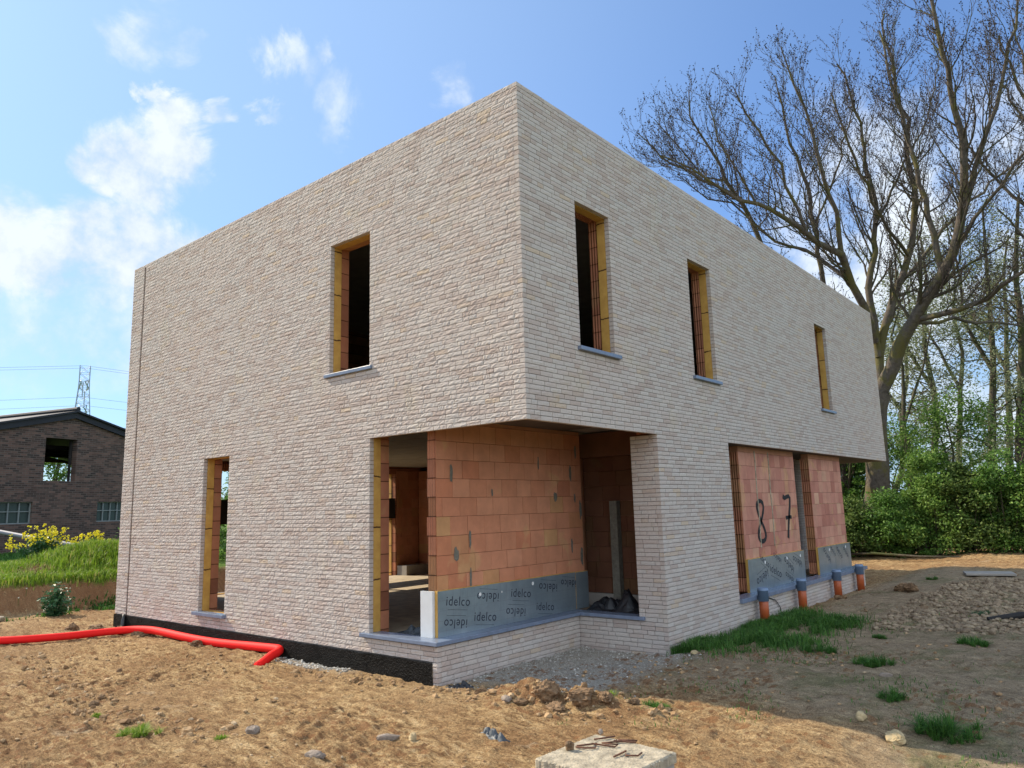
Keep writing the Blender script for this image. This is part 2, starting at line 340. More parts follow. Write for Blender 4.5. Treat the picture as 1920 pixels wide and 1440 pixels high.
def brick_mesh(R, O, U, Nn, depth, nx, nz, rough, chamf, jit=.0015):
    """solid bricks with a rough grid face; R rows of rectangles in the (U, z) plane"""
    O, U, Nn = map(lambda a: np.array(a, float), (O, U, Nn)); n = len(R)
    iu = np.linspace(0, 1, nx); iz = np.linspace(0, 1, nz)
    gu, gz = np.meshgrid(iu, iz)               # nz x nx
    u = R[:, 0, None, None] + (R[:, 1] - R[:, 0])[:, None, None] * gu
    z = R[:, 2, None, None] + (R[:, 3] - R[:, 2])[:, None, None] * gz
    inner = (gu > 0) & (gu < 1) & (gz > 0) & (gz < 1)
    d = rng.uniform(-rough, rough * .7, (n, nz, nx)) + rng.uniform(-jit, jit, (n, 1, 1))
    tl = rng.uniform(-1, 1, (n, 1, 1)) * (gz - .5) * rough * 1.3
    d = np.where(inner, d + tl, -chamf + .35 * d)
    if nx > 2:
        ji = np.where(inner, 1, 0)
        u = u + ji * rng.uniform(-.25, .25, u.shape) * ((R[:, 1] - R[:, 0]) / (nx - 1))[:, None, None]
        z = z + ji * rng.uniform(-.25, .25, z.shape) * ((R[:, 3] - R[:, 2]) / (nz - 1))[:, None, None]
    Zv = np.array([0, 0, 1.])
    Vf = O + u[..., None] * U + z[..., None] * Zv + d[..., None] * Nn
    per = nx * nz
    ring = [(0, i) for i in range(nx)] + [(jj, nx - 1) for jj in range(1, nz)] + [(nz - 1, i) for i in range(nx - 2, -1, -1)] + [(jj, 0) for jj in range(nz - 2, 0, -1)]
    rj = np.array([r[0] for r in ring]); ri = np.array([r[1] for r in ring]); m = len(ring)
    Vb = O + u[:, rj, ri][..., None] * U + z[:, rj, ri][..., None] * Zv - depth * Nn
    V = np.concatenate([Vf.reshape(n, per, 3), Vb], 1); tot = per + m
    F = []
    for a in range(nz - 1):
        for b in range(nx - 1):
            q = a * nx + b; F.append((q, q + 1, q + nx + 1, q + nx))
    for a in range(m):
        b = (a + 1) % m; F.append((rj[a] * nx + ri[a], per + a, per + b, rj[b] * nx + ri[b]))
    F = np.array(F)
    if np.dot(np.cross(U, Zv), Nn) < 0: F = F[:, ::-1]
    FF = (F[None] + (np.arange(n) * tot)[:, None, None]).reshape(-1, 4)
    return V.reshape(-1, 3), FF
def join(parts):
    V = []; F = []; n = 0
    for v, f in parts: V.append(v); F.append(f + n); n += len(v)
    return np.concatenate(V), np.concatenate(F)
def cell_wall(mb, O, U, Nn, u0, u1, z0, z1, holes, d0, d1):
    """solid leaf between depths d0..d1 behind the plane, with holes, only its outer faces"""
    O, U, Nn = map(lambda a: np.array(a, float), (O, U, Nn)); Zv = np.array([0, 0, 1.])
    us = sorted({u0, u1, *[min(max(h, u0), u1) for H in holes for h in H[:2]]}); zs = sorted({z0, z1, *[min(max(h, z0), z1) for H in holes for h in H[2:]]})
    us = [a for i, a in enumerate(us) if i == 0 or a - us[i-1] > 1e-6]; zs = [a for i, a in enumerate(zs) if i == 0 or a - zs[i-1] > 1e-6]
    S = lambda i, k: 0 <= i < len(us)-1 and 0 <= k < len(zs)-1 and not any(h[0] < (us[i]+us[i+1])/2 < h[1] and h[2] < (zs[k]+zs[k+1])/2 < h[3] for h in holes)
    P = lambda u, z, d: O + U * u + Zv * z - Nn * d
    for i in range(len(us)-1):
        for k in range(len(zs)-1):
            if not S(i, k): continue
            a, b, c, e = us[i], us[i+1], zs[k], zs[k+1]
            mb.quad(P(a, c, d0), P(b, c, d0), P(b, e, d0), P(a, e, d0)); mb.quad(P(a, c, d1), P(a, e, d1), P(b, e, d1), P(b, c, d1))
            if not S(i-1, k): mb.quad(P(a, c, d0), P(a, e, d0), P(a, e, d1), P(a, c, d1))
            if not S(i+1, k): mb.quad(P(b, c, d0), P(b, c, d1), P(b, e, d1), P(b, e, d0))
            if not S(i, k-1): mb.quad(P(a, c, d0), P(a, c, d1), P(b, c, d1), P(b, c, d0))
            if not S(i, k+1): mb.quad(P(a, e, d0), P(b, e, d0), P(b, e, d1), P(a, e, d1))
grow = lambda H, g: [(a-g, b+g, c-g, d+g) for a, b, c, d in H]
W, D, ZT, ZB = 8.5, 12.77, 3.4, -2.62
house = empty('brick_house', (0, 0, -2.5), 'unfinished two storey house of pale split brick with a flat roof and open corner porch', 'house')
def hp(o): o.parent = house; o.matrix_parent_inverse.identity(); o.location = (0, 0, 2.5); return o
sn = lambda z: round(z / PITCH) * PITCH
XF = (1, 0, 0); YF = (0, 1, 0)
UL = (-3.0, -2.256, sn(.838), sn(2.42)); SL = (-5.885, -5.2, sn(-2.08), 0.); OP = (-2.245, 9, sn(-2.09), 0.); LOWC = (-1.21, 9, -9, OP[2]); BAND = (-9, -1.275, -9, -2.285)
JNT = (-8.122, -8.066, -9, 3.33)
Rw = [(.936, 1.605, sn(.838), sn(2.42)), (3.545, 4.22, sn(.838), sn(2.42)), (8.617, 9.265, sn(.838), sn(2.42))]
# front leaf (faces -y) and side leaf (faces +x), quoins alternate at the corner
T = .058
qf = lambda k, a, b: (a, b if k % 2 == 0 else b - T - .004)
qr = lambda k, a, b: (a + (T + .004 if k % 2 == 0 else 0), b)
Lb = .188; J = .0055
fh = [UL, SL, OP, LOWC, BAND, JNT]
near = course_bricks(-W, 0, ZB, ZT, fh, Lb, PITCH, J, quoin=lambda k, a, b: qf(k, a, b) if k >= 0 else (a, b))
# the strip left of the expansion joint stops one course lower
near = near[~((near[:, 0] < -8.1) & (near[:, 2] > 3.4 - PITCH * .9))]
parts = [brick_mesh(near, (0, 0, 0), XF, (0, -1, 0), T, 7, 4, .0036, .0016)]
# side face upper box + pier + low wall
BASE2 = sn(-2.11)
OP2 = (4.42, 99, BASE2, 0.); END2 = (10.25, 99, -9, 0.); PORCH = (-9, 2.44, -9, 0.)
r1 = course_bricks(0, D, ZB, ZT, Rw + [OP2, END2, PORCH], Lb, PITCH, J, quoin=lambda k, a, b: qr(k, a, b))
parts.append(brick_mesh(r1, (0, 0, 0), YF, (1, 0, 0), T, 5, 3, .0026, .0016))
# jamb of the pier and low wall of the porch (faces -y at y = 2.44)
JY = 2.44
r2 = course_bricks(-1.21, -.0, ZB, 0., [(-9, -.3675, BASE2, 9)], Lb, PITCH, J, quoin=lambda k, a, b: (a, b - (T + .004 if k % 2 == 0 else 0) - .001))
parts.append(brick_mesh(r2, (0, JY, 0), XF, (0, -1, 0), T, 5, 3, .003, .0018))
# low wall of the porch (faces +x at x = -1.21)
r3 = course_bricks(T + .004, JY, ZB, OP[2], [], Lb, PITCH, J)
parts.append(brick_mesh(r3, (-1.21, 0, 0), YF, (1, 0, 0), T, 5, 3, .003, .0018))
# inner side of the pier toward the right opening, wall inside the rear porch
r4 = course_bricks(.062, .36, BASE2, 0., [], Lb, PITCH, J)
parts.append(brick_mesh(r4, (0, 4.42 - T, 0), (-1, 0, 0), (0, 1, 0), T - .004, 3, 2, .003, .003))
r5 = course_bricks(6.9, 10.2, ZB, 0., [], Lb, PITCH, J)
parts.append(brick_mesh(r5, (-.95, 0, 0), YF, (1, 0, 0), T, 3, 2, .003, .003))
# rear and west outer leaves, simple bricks
WO = [(1.3, 5.62, -2.15, 0.)]
r6 = course_bricks(.07, D, -2.6, ZT - PITCH, WO, .38, PITCH * 2, J)
parts.append(brick_mesh(r6, (-W, 0, 0), YF, (-1, 0, 0), T, 2, 2, .001, .001))
r7 = course_bricks(-W + .07, -.07, 0, ZT, [], .38, PITCH * 2, J)
parts.append(brick_mesh(r7, (0, D, 0), XF, (0, 1, 0), T, 2, 2, .001, .001))
r8 = course_bricks(-W + .07, -1.02, ZB, 0, [(-6, -3, -2.1, 0)], .38, PITCH * 2, J)
parts.append(brick_mesh(r8, (0, 10.25, 0), XF, (0, 1, 0), T, 2, 2, .001, .001))
V, F = join(parts)
hp(mesh_obj('brick_facade', V, F, M['brick']))
# dark joint backing
mb = MB(); g = .012
cell_wall(mb, (0, 0, 0), XF, (0, -1, 0), -W + .03, -.03, -2.6, 3.385, grow(fh[:2], g) + [(-2.245 - g, 9, OP[2] - g, g), (-1.26, 9, -9, 0), (-9, -1.3, -9, -2.275)], .022, .05)
cell_wall(mb, (0, 0, 0), YF, (1, 0, 0), .06, D - .03, -2.6, 3.385, grow(Rw, g) + [(4.42 - g, 99, BASE2 - g, g), (10.24, 99, -9, g), (-9, 2.44 + T, -9, g)], .022, .05)
cell_wall(mb, (0, JY, 0), XF, (0, -1, 0), -1.24, -.03, -2.6, -.01, [(-9, -.3675 + g, BASE2 - g, 9)], .022, .05)
cell_wall(mb, (-1.21, 0, 0), YF, (1, 0, 0), .06, JY, -2.6, OP[2] - g, [], .022, .05)
cell_wall(mb, (-W, 0, 0), YF, (-1, 0, 0), .06, D - .06, -2.6, 3.3, grow(WO, g), .022, .05)
cell_wall(mb, (0, D, 0), XF, (0, 1, 0), -W + .06, -.06, .03, 3.3, [], .022, .05)
cell_wall(mb, (-.95, 0, 0), YF, (1, 0, 0), 6.92, 10.18, -2.6, -.02, [], .022, .05)
hp(mb.build('mortar_joints', M['joint']))
# yellow insulation seen in the reveals, with the block leaf behind it
mi = MB(); mk = MB()
def leaf(O, U, Nn, a, b, z0, z1, holes):
    cell_wall(mi, O, U, Nn, a, b, z0, z1, grow(holes, -.004), .062, .163)
    cell_wall(mk, O, U, Nn, a, b, z0, z1, grow(holes, .006), .166, .285)
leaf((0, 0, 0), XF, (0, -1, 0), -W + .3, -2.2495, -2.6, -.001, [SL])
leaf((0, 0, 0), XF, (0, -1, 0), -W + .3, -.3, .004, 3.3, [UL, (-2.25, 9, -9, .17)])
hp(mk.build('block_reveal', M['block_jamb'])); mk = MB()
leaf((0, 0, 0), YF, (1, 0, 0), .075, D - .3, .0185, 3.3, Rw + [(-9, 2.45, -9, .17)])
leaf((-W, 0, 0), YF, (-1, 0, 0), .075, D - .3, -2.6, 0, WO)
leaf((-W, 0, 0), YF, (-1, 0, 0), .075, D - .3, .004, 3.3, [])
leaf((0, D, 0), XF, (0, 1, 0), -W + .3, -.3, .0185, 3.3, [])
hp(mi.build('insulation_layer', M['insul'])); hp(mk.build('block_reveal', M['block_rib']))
# slabs
mb = MB()
mb.box(-W + .29, -.29, .29, D - .29, .182, .30); mb.box(-W + .29, -.29, .29, D - .29, 3.0, 3.18)
hp(mb.build('concrete_slab', M['concrete']))
mb = MB(); mb.box(-W + .06, -.0635, .0635, D - .06, -.012, .0015)
# soffit only over the two open corners
mb = MB(); mb.box(-1.53, -.062, .062, 2.5, .165, .179); mb.box(-.95, -.062, 4.30, 10.30, .0035, .0175); mb.box(-W + .1, -.062, 10.302, D - .062, .0035, .0175); mb.box(-2.245, -1.54, .29, 2.4, .165, .179)
hp(mb.build('soffit', M['soffit']))
# ceiling boards show as grooved lines in the front room
mb = MB()
for i in range(14): mb.box(-W + .3, -1.55, .32 + i * .43, .32 + i * .43 + .41, .160, .1785)
hp(mb.build('ceiling_panel', M['concrete']))
mb = MB(); mb.box(-W + .29, -1.41, .29, 6.3, -2.35, -2.15); mb.box(-1.40, -.3, JY + .165, 10.1, -2.35, -2.13)
hp(mb.build('room_floor', M['plank']))
# clay block walls with real blocks
def blocks(name, rows, O, U, Nn, dep, mat, L=.27, H=.2, nx=2, nz=2, j=.004, zorg=-2.08, holes=()):
    R = course_bricks(rows[0], rows[1], rows[2], rows[3], list(holes), L, H, j, zorg=zorg, halfs=False)
    v, f = brick_mesh(R, O, U, Nn, dep, nx, nz, .0008, .0004, .0018); return hp(mesh_obj(name, v, f, mat))
wallK = blocks('block_wall', (.2, 2.86, -2.08, .12), (-1.40, 0, 0), YF, (1, 0, 0), .12, M['block'])
mb = MB(); mb.box(-1.52, -1.402, .2, 2.86, .122, .163)
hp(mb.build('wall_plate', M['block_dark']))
wallM = blocks('block_wall', (5.17, 7.44, -2.08, -.08), (-.19, 0, 0), YF, (1, 0, 0), .13, M['block_pink'], L=.23)
wallN = blocks('block_wall', (8.2, 9.98, -2.08, -.08), (-.19, 0, 0), YF, (1, 0, 0), .13, M['block_pink'], L=.23)
for (a, b) in ((5.17, 7.44), (8.2, 9.98)):
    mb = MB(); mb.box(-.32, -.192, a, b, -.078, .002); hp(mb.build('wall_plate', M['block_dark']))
# ribbed ends of the clay blocks
mb = MB()
for k in range(11): 
    z = -2.08 + .2 * k; s_ = .012 * (k % 2)
    mb.box(-1.512 - s_, -1.408 , .19 - .006 * (k % 3), .2, z, z + .2)
hp(mb.build('block_end', M['block_rib']))
for y, dd in ((5.17, .36), (8.2, .15)):
    mb = MB()
    for k in range(10): mb.box(-.19 - dd, -.196, y - .008 - .004 * (k % 2), y + .12, -2.08 + .2 * k, -2.08 + .2 * k + .2)
    hp(mb.build('block_end', M['block_rib']))
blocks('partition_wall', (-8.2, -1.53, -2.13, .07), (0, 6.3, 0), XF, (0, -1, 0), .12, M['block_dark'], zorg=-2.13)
blocks('partition_wall', (-1.62, -.3, -1.95, -.15), (0, 3.25, 0), XF, (0, -1, 0), .12, M['block_shaded'], zorg=-1.95)
mb = MB(); mb.box(-1.62, -.3, 3.24, 3.38, -2.12, -1.955); hp(mb.build('wall_base', M['concrete'])); mb = MB(); mb.box(-8.2, -7.9, 5.66, 6.29, -2.149, -1.95); hp(mb.build('wall_base', M['concrete']))
mb = MB(); mb.box(-1.60, -.3, 3.12, 3.24, -.16, .16); hp(mb.build('lintel', M['block_shaded']))
mb = MB(); mb.box(-1.16, -1.05, 3.15, 3.24, -1.98, -.75); hp(mb.build('concrete_post', M['cement']))
blocks('partition_wall', (5.66, 6.28, -2.13, .07), (-8.2, 0, 0), YF, (1, 0, 0), .1, M['block_dark'], zorg=-2.13)
mb = MB(); mb.box(-W - .005, -8.2, 1.31, 5.61, -.95, -.52); mb.box(-W - .002, -8.3, 3.0, 3.1, -2.14, -.01); hp(mb.build('timber_frame', M['darkin']))  # transom put in to break the floor's sun patch into strips
# dark lining of the side rooms
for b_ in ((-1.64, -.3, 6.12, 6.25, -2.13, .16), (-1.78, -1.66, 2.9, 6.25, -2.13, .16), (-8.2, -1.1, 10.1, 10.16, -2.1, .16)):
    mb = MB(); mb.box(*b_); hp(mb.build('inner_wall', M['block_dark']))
# cement smears on the big block wall: (y, z, half width, half height)
mb = MB()
def blob(mb, c, hw, hh, ax, off, seed):
    r = random.Random(seed); n = 16; pts = []
    for i in range(n):
        a = 2 * math.pi * i / n; k = .75 + .45 * r.random()
        u = math.copysign(abs(math.cos(a)) ** .7, math.cos(a)) * hw * k; v = math.copysign(abs(math.sin(a)) ** .9, math.sin(a)) * hh * k
        pts.append((off, c[0] + u, c[1] + v) if ax == 0 else (c[0] + u, off, c[1] + v))
    m0 = len(mb.V); mb.V += pts; mb.F.append(tuple(m0 + i for i in range(n)))
for i, (y, z, w_, h_) in enumerate([(.42,-.42,.022,.10),(.70,-1.13,.018,.10),(.48,-1.28,.035,.075),(.70,-1.55,.018,.12),(1.08,-.63,.014,.05),(1.95,-.28,.014,.08),(2.28,-.68,.035,.06),(2.62,-.38,.03,.11),(2.60,-1.30,.02,.1),(2.70,-.7,.02,.06),(2.82,-.85,.03,.11),(2.81,-1.45,.03,.12),(2.75,-.1,.02,.1)]): mb = MB(); blob(mb, (y, z), w_, h_, 0, -1.3955, i); hp(mb.build('cement_smear', M['cement']))
for y in (5.76, 6.30):
    mb = MB(); mb.tube([(-.186, y + .05 * math.sin(k * 1.3) * .15 + .012 * k * 0, -.05 - k * .16) for k in range(10)], .011, 5); hp(mb.build('mortar_trail', M['slab']))
# spray painted digits
def ribbon(pts, w, x, name='spray_digit'):
    mb = MB(); n = len(pts); P = [np.array(p, float) for p in pts]
    for i in range(n - 1):
        pass
    L = []; R_ = []
    for i, p in enumerate(P):
        t = P[min(i + 1, n - 1)] - P[max(i - 1, 0)]; t /= np.linalg.norm(t) + 1e-9; nn = np.array([-t[1], t[0]]); ww = w * (.85 + .3 * random.random())
        L.append(p + nn * ww); R_.append(p - nn * ww)
    for i in range(n - 1): mb.quad(*[(x, q[0], q[1]) for q in (L[i], L[i+1], R_[i+1], R_[i])])
    return mb
def digit(pts, w):
    o = ribbon(pts, w, -.1848).build('spray_digit', M['spray']); return hp(o)
t = np.linspace(0, 2 * math.pi, 40)
digit([(5.83 + (.125 if math.cos(a) > 0 else .14) * math.sin(2 * a), -1.10 + .30 * math.cos(a)) for a in t], .031)
digit([(6.80, -.735), (6.88, -.765), (6.97, -.745), (7.06, -.735), (7.11, -.76), (7.08, -.9), (7.0, -1.08), (6.94, -1.25), (6.90, -1.40)], .035)
digit([(6.86, -1.08), (6.95, -1.075), (7.05, -1.07), (7.12, -1.075)], .030)
# foil faced boards
def board(y0, y1, xf, z0, z1, end=None):
    mb = MB(); mb.box(xf - .038, xf - .002, y0 + .001, y1, z0, z1 - .001); core = hp(mb.build('insulation_board', M['insul']))
    mb = MB(); mb.box(xf - .0015, xf + .001, y0 + .003, y1, z0, z1 - .006); f = hp(mb.build('foil_facing', M['foil'])); return core
board(.16, 2.59, -1.36, -2.084, -1.625); board(2.594, 2.87, -1.357, -2.084, -1.63)
board(5.13, 7.44, -.15, -2.081, -1.62); board(8.15, 9.05, -.15, -2.081, -1.62); board(9.055, 10.0, -.15, -2.081, -1.62)
mb = MB(); mb.box(-1.575, -1.40, .125, .16, -2.084, -1.63); hp(mb.build('board_end', M['foil_sunlit']))
mb = MB()
def disc(y, z, x, r=.022):
    m0 = len(mb.V); mb.V += [(x + .003, y + r * math.cos(a), z + r * math.sin(a)) for a in np.linspace(0, 2*math.pi, 15)[:-1]]; mb.F.append(tuple(m0 + i for i in range(14)))
for y, z in ((.80, -1.72), (1.72, -1.69), (1.16, -1.73)): mb = MB(); disc(y, z, -1.359, .02 if y != 1.16 else .01); hp(mb.build('fixing_plug', M['white_pl']))
for y, z in ((5.75, -1.70), (6.65, -1.70), (7.25, -1.70), (8.75, -1.69), (9.7, -1.69)): mb = MB(); disc(y, z, -.149, .026); hp(mb.build('fixing_plug', M['white_pl']))
def text(s, y, z, size, rot, x):
    cu = bpy.data.curves.new('t', 'FONT'); cu.body = s; cu.size = size; cu.align_x = 'CENTER'; cu.align_y = 'CENTER'; cu.extrude = 0
    cu.space_character = 1.12
    to = bpy.data.objects.new('t', cu); COL.objects.link(to); dg = bpy.context.evaluated_depsgraph_get(); dg.update()
    me = bpy.data.meshes.new_from_object(to.evaluated_get(dg)); bpy.data.objects.remove(to)
    c, s_ = math.cos(rot), math.sin(rot)
    V = [(x, y + (v.co.x * c - v.co.y * s_), z + (v.co.x * s_ + v.co.y * c)) for v in me.vertices]
    F = [tuple(p.vertices) for p in me.polygons]
    return V, F
def texts(items, x):
    V = []; F = []
    for s, y, z, size, rot in items:
        for ss, dz, sz in ((s, 0, size), (None, -.62, size * .06)):
            c, sn_ = math.cos(rot), math.sin(rot); dy = dz * size
            if ss is None:      # faint caption line, unreadably small in the place
                yc, zc, hw = y - dy * sn_, z + dy * c, size * 1.1
                v = [(x, yc + a_ * hw * c - b_ * sz * sn_, zc + a_ * hw * sn_ + b_ * sz * c) for a_, b_ in ((-1, 0), (1, 0), (1, .4), (-1, .4))]; f = [(0, 1, 2, 3)]
            else: v, f = text(ss, y - dy * sn_, z + dy * c, sz, rot, x)
            n = len(V); V += v; F += [tuple(i + n for i in q) for q in f]
        hp(mesh_obj('printed_word', V, F, M['ink'])); V = []; F = []
pi = math.pi
texts([('idelco', .46, -1.76, .135, -.12), ('idelco', .93, -1.76, .135, pi - .12), ('idelco', 1.50, -1.78, .135, -.12), ('idelco', 2.02, -1.76, .135, pi - .12), ('idelco', 2.44, -1.75, .12, pi - .12),
       ('idelco', .42, -1.975, .13, pi - .12), ('idelco', .88, -1.965, .135, -.12), ('idelco', 1.4, -1.975, .13, pi - .12), ('idelco', 1.95, -1.98, .13, -.12)], -1.3575)
texts([('idelco', 5.62, -1.91, .17, pi + .25), ('idelco', 6.15, -1.86, .17, .2 - .5), ('idelco', 6.72, -1.81, .16, pi - .5), ('idelco', 7.1, -1.78, .15, pi - .3), ('idelco', 5.75, -1.685, .13, -.45), ('idelco', 6.25, -1.67, .12, pi - .4), ('idelco', 6.7, -2.0, .13, pi-.4),
       ('idelco', 8.6, -1.78, .15, pi - .6), ('idelco', 8.95, -1.72, .11, -.6), ('idelco', 9.3, -1.76, .14, -.6), ('idelco', 9.7, -1.80, .12, pi - .6)], -.1475)
# sills
def sillp(*b, bv=.005): 
    mb = MB(); mb.box(*b); return bevel(hp(mb.build('window_sill', M['sill'])), bv)
sillp(-3.075, -2.205, -.028, .19, UL[2] - .042, UL[2] + .001)
sillp(-5.96, -5.15, -.055, .19, SL[2] - .044, SL[2] + .001)
sillp(-2.355, -1.17, -.045, .17, OP[2] - .036, OP[2] + .004)
sillp(-1.375, -1.168, .172, JY - .04, OP[2] - .036, OP[2] + .004)
sillp(-1.375, -.29, JY - .038, JY + .17, OP[2] - .036, OP[2] + .004)
for r in Rw: sillp(-.19, .045, r[0] - .05, r[1] + .075, r[2] - .042, r[2] + .001)
for a, b in ((4.42, 6.34), (6.343, 8.06), (8.063, 10.31)): sillp(-.20, .045, a, b, BASE2 - .052, BASE2 + .006)
# membrane band along the foot
nx_, nz_ = 180, 7; V = []; F = []
for i in range(nx_):
    for k in range(nz_):
        x = -W - .002 + (W - 1.272) * i / (nx_ - 1); z = -2.292 - .40 * k / (nz_ - 1)
        if k == 0: z += .012 * (fbm(np.array(x * 5), np.array(.3)) - .5) * 2
        V.append((x, -.004 - .016 * float(fbm(np.array(x * 7), np.array(k * 1.3))) , z))
for i in range(nx_ - 1):
    for k in range(nz_ - 1): a = i * nz_ + k; F.append((a, a + 1, a + nz_ + 1, a + nz_))
n = len(V)
V += [(-W - .002, .06, -2.292), (-W - .002, .06, -2.69)]; F.append((0, n, n + 1, nz_ - 1))
hp(mesh_obj('damp_proof_membrane', V, F, M['membrane'], smooth=True))
mb = MB(); mb.box(-W + .001, -1.28, .021, .06, -2.6, -2.285); hp(mb.build('foundation_wall', M['joint']))
mb = MB(); mb.box(-8.120, -8.068, .016, .03, -2.3, 3.32); hp(mb.build('expansion_joint', M['jointfill']))
mb = MB(); mb.tube([(-8.09, -.03, -2.27), (-8.09, -.035, -2.33), (-8.09, -.035, -2.34), (-8.09, -.04, -2.46), (-8.12, -.06, -2.52)], [.022, .024, .034, .034, .05], 12); hp(mb.build('drain_fitting', M['blackpvc'], smooth=True))
# crumpled sheets inside the openings
def crumple(name, x0, x1, y0, y1, z, amp, mat, seed, n=26, fq=5.):
    V = []; F = []
    for i in range(n):
        for k in range(n):
            x = x0 + (x1 - x0) * i / (n - 1); y = y0 + (y1 - y0) * k / (n - 1)
            e = math.sin(math.pi * i / (n - 1)) * math.sin(math.pi * k / (n - 1))
            h = float(abs(fbm(np.array(x * fq + seed), np.array(y * fq), 0., 4) - .5)) * 2
            V.append((x, y, z + amp * (e ** .6) * (.35 + h * 2.2)))
    for i in range(n - 1):
        for k in range(n - 1): a = i * n + k; F.append((a, a + n, a + n + 1, a + 1))
    return mesh_obj(name, V, F, mat)
tag(crumple('tarpaulin', -1.34, -.35, 2.66, 3.2, -2.125, .17, M['tarp'], 3), 'crumpled black plastic tarpaulin lying behind the porch sill beside the brick pier', 'tarpaulin')
tag(crumple('plastic_sheet', -2.2, -1.62, .2, .75, -2.145, .10, M['clear'], 9), 'crumpled bluish plastic sheet on the room floor behind the front corner sill', 'plastic sheet')
tag(crumple('tarpaulin', -.85, -.25, 7.5, 8.15, -2.12, .12, M['tarp'], 14), 'dark plastic sheeting in the gap between the two right hand block walls', 'tarpaulin')
# drain pipes in front of the right opening
for i, (y, zt, zb) in enumerate(((4.93, -1.985, -2.5), (6.44, -1.99, -2.5), (8.17, -1.995, -2.5), (9.5, -2.0, -2.5))):
    lab = ['orange drain pipe with grey sleeve rising from the grass patch, nearest the pier', 'orange drain pipe with grey sleeve standing second from the brick pier', 'orange drain pipe with grey sleeve that has a clay lump against its foot', 'orange drain pipe with grey sleeve farthest along the wall, next to its end'][i]
    p = empty('drain_pipe', (.115, y, zb), lab, 'pipe', 'orange drain pipes along the low wall')
    mb = MB(); mb.tube([(0, 0, 0), (0, 0, zt - zb - .02)], .062, 24); mb.build('pipe_body', M['pvc'], p, True)
    mb = MB(); z0 = zt - zb - .17
    mb.tube([(0, 0, z0), (0, 0, z0 + .135), (0, 0, z0 + .137), (0, 0, z0 + .15), (0, 0, z0 + .155), (0, 0, z0 + .175)], [.071, .071, .077, .077, .071, .069], 24); s_ = mb.build('sleeve', M['greypvc'], p)
    for pl in s_.data.polygons: pl.use_smooth = len(pl.vertices) == 4
    for ch in p.children:
        if ch.name.startswith('pipe_body'):
            for pl in ch.data.polygons: pl.use_smooth = len(pl.vertices) == 4
mb = MB(); mb.tube([(.012, 5.35, -2.16), (.014, 5.62, -2.22), (.015, 5.78, -2.34), (.02, 5.80, -2.46)], .006, 5)
tag(mb.build('cable', M['blackpvc']), 'thin black cable hanging down the pale low wall between two orange pipes', 'cable')
# ------------------------------------------------------------------ ground
def gauss(x, y, cx, cy, sx, sy, a): return a * np.exp(-((x - cx) / sx) ** 2 - ((y - cy) / sy) ** 2)
def bankline(y): return -11.35 + .22 * np.sin(y * 1.1) + .25 * (fbm(y * .8, y * 0 + 3.) - .5)
def ground_h(x, y, detail=True):
    x = np.asarray(x, float); y = np.asarray(y, float)
    z = -2.49 + 0 * x
    z = z + .05 * sst(0, 3, y) * sst(-.3, .6, x) + .06 * sst(3, 11, y) * sst(-.2, 1.0, x)     # right side rises gently
    z = z + gauss(x, y, 1.7, 1.6, 1.1, .9, .10) + gauss(x, y, 3.2, 3.5, 1.5, 2.0, .10)
    z = z + gauss(x, y, 1.9, 8.6, 1.1, 1.6, .10)
    # berm of scraped clay in front of the porch
    bx = -.15 + .0 * x
    z = z + .13 * np.exp(-((y - (.12 + .10 * (x - .2))) / .13) ** 2) * sst(-.75, -.15, x) * sst(1.35, .6, x) * (.35 + 1.1 * fbm(x * 6, y * 6))
    z = z + gauss(x, y, -.12, .10, .13, .10, .07)
    # bank and meadow on the left
    bl = bankline(y); t = sst(0, 1, (bl - x) / (.55 + .25 * fbm(x * .5, y * .7)))
    z = z + t * (.52 + .12 * (fbm(x * .6, y * .6) - .5)) * sst(24, 18, np.abs(y))
    z = z + gauss(x, y, -13.6, 1.75, 1.2, 1.3, .48) + gauss(x, y, -15.2, .9, 1.3, 1.5, .16)
    # rear foot of the hedge
    z = z + .10 * sst(15.5, 18.5, y) * sst(-9, -6, x)
    near_ = sst(16, 8, np.hypot(x + 2, y - 1))
    if detail:
        fl = sst(-1.9, 1.0, -x - .0) * 0 + 1
        z = z + .045 * (fbm(x * .9, y * .9, 0., 3) - .5)
        z = z + .045 * (fbm(x * 3.1, y * 3.9, 2., 4) - .5) - .14 * np.exp(-((x - 3.3) / 1.0) ** 2 - ((y - .1) / .9) ** 2)
        ridg = 1 - np.abs(2 * fbm(x * 6 + 5, y * 10, 4., 3) - 1)
        z = z + .032 * (ridg - .8)
        z = z + .030 * (fbm(x * 17, y * 21, 7., 3) - .5)
        br = sst(.44, .60, fbm(x * .95 + 7, y * 1.3, 5., 4))          # patches of broken crust
        z = z + br * (.040 * (1 - np.abs(2 * vnoise(x * 8 + .6 * vnoise(x * 3, y * 3), y * 10, 3.) - 1)) ** 2 * .6 + .020 * np.abs(2 * vnoise(x * 19, y * 23, 6.) - 1) - .015)
        tr = sst(-.35, -.8, y) * sst(-2.4, -1.6, y) * sst(-7.6, -7.0, x) * sst(-3.2, -4.2, x)   # track marks beside the duct
        z = z + .007 * tr * np.sin((x * .95 + y * .3) * 2 * math.pi / .085)
        cl = cmask(x, y)
        z = z + cl * (.085 * fbm(x * 7, y * 7, 9., 4))
    # keep the soil off the house interior and neat at the walls
    ins = sst(.02, .12, y) * sst(10.3, 10.1, y) * sst(-.02, -.12, x) * sst(-8.56, -8.46, x) * (1 - sst(-1.28, -1.16, x) * sst(2.48, 2.4, y))
    z = z * (1 - ins) + -2.75 * ins
    rec = sst(-1.35, -1.1, x) * sst(.15, -.1, x) * sst(.2, .6, y) * sst(2.8, 2.4, y)
    z = z + .0 * rec
    return z
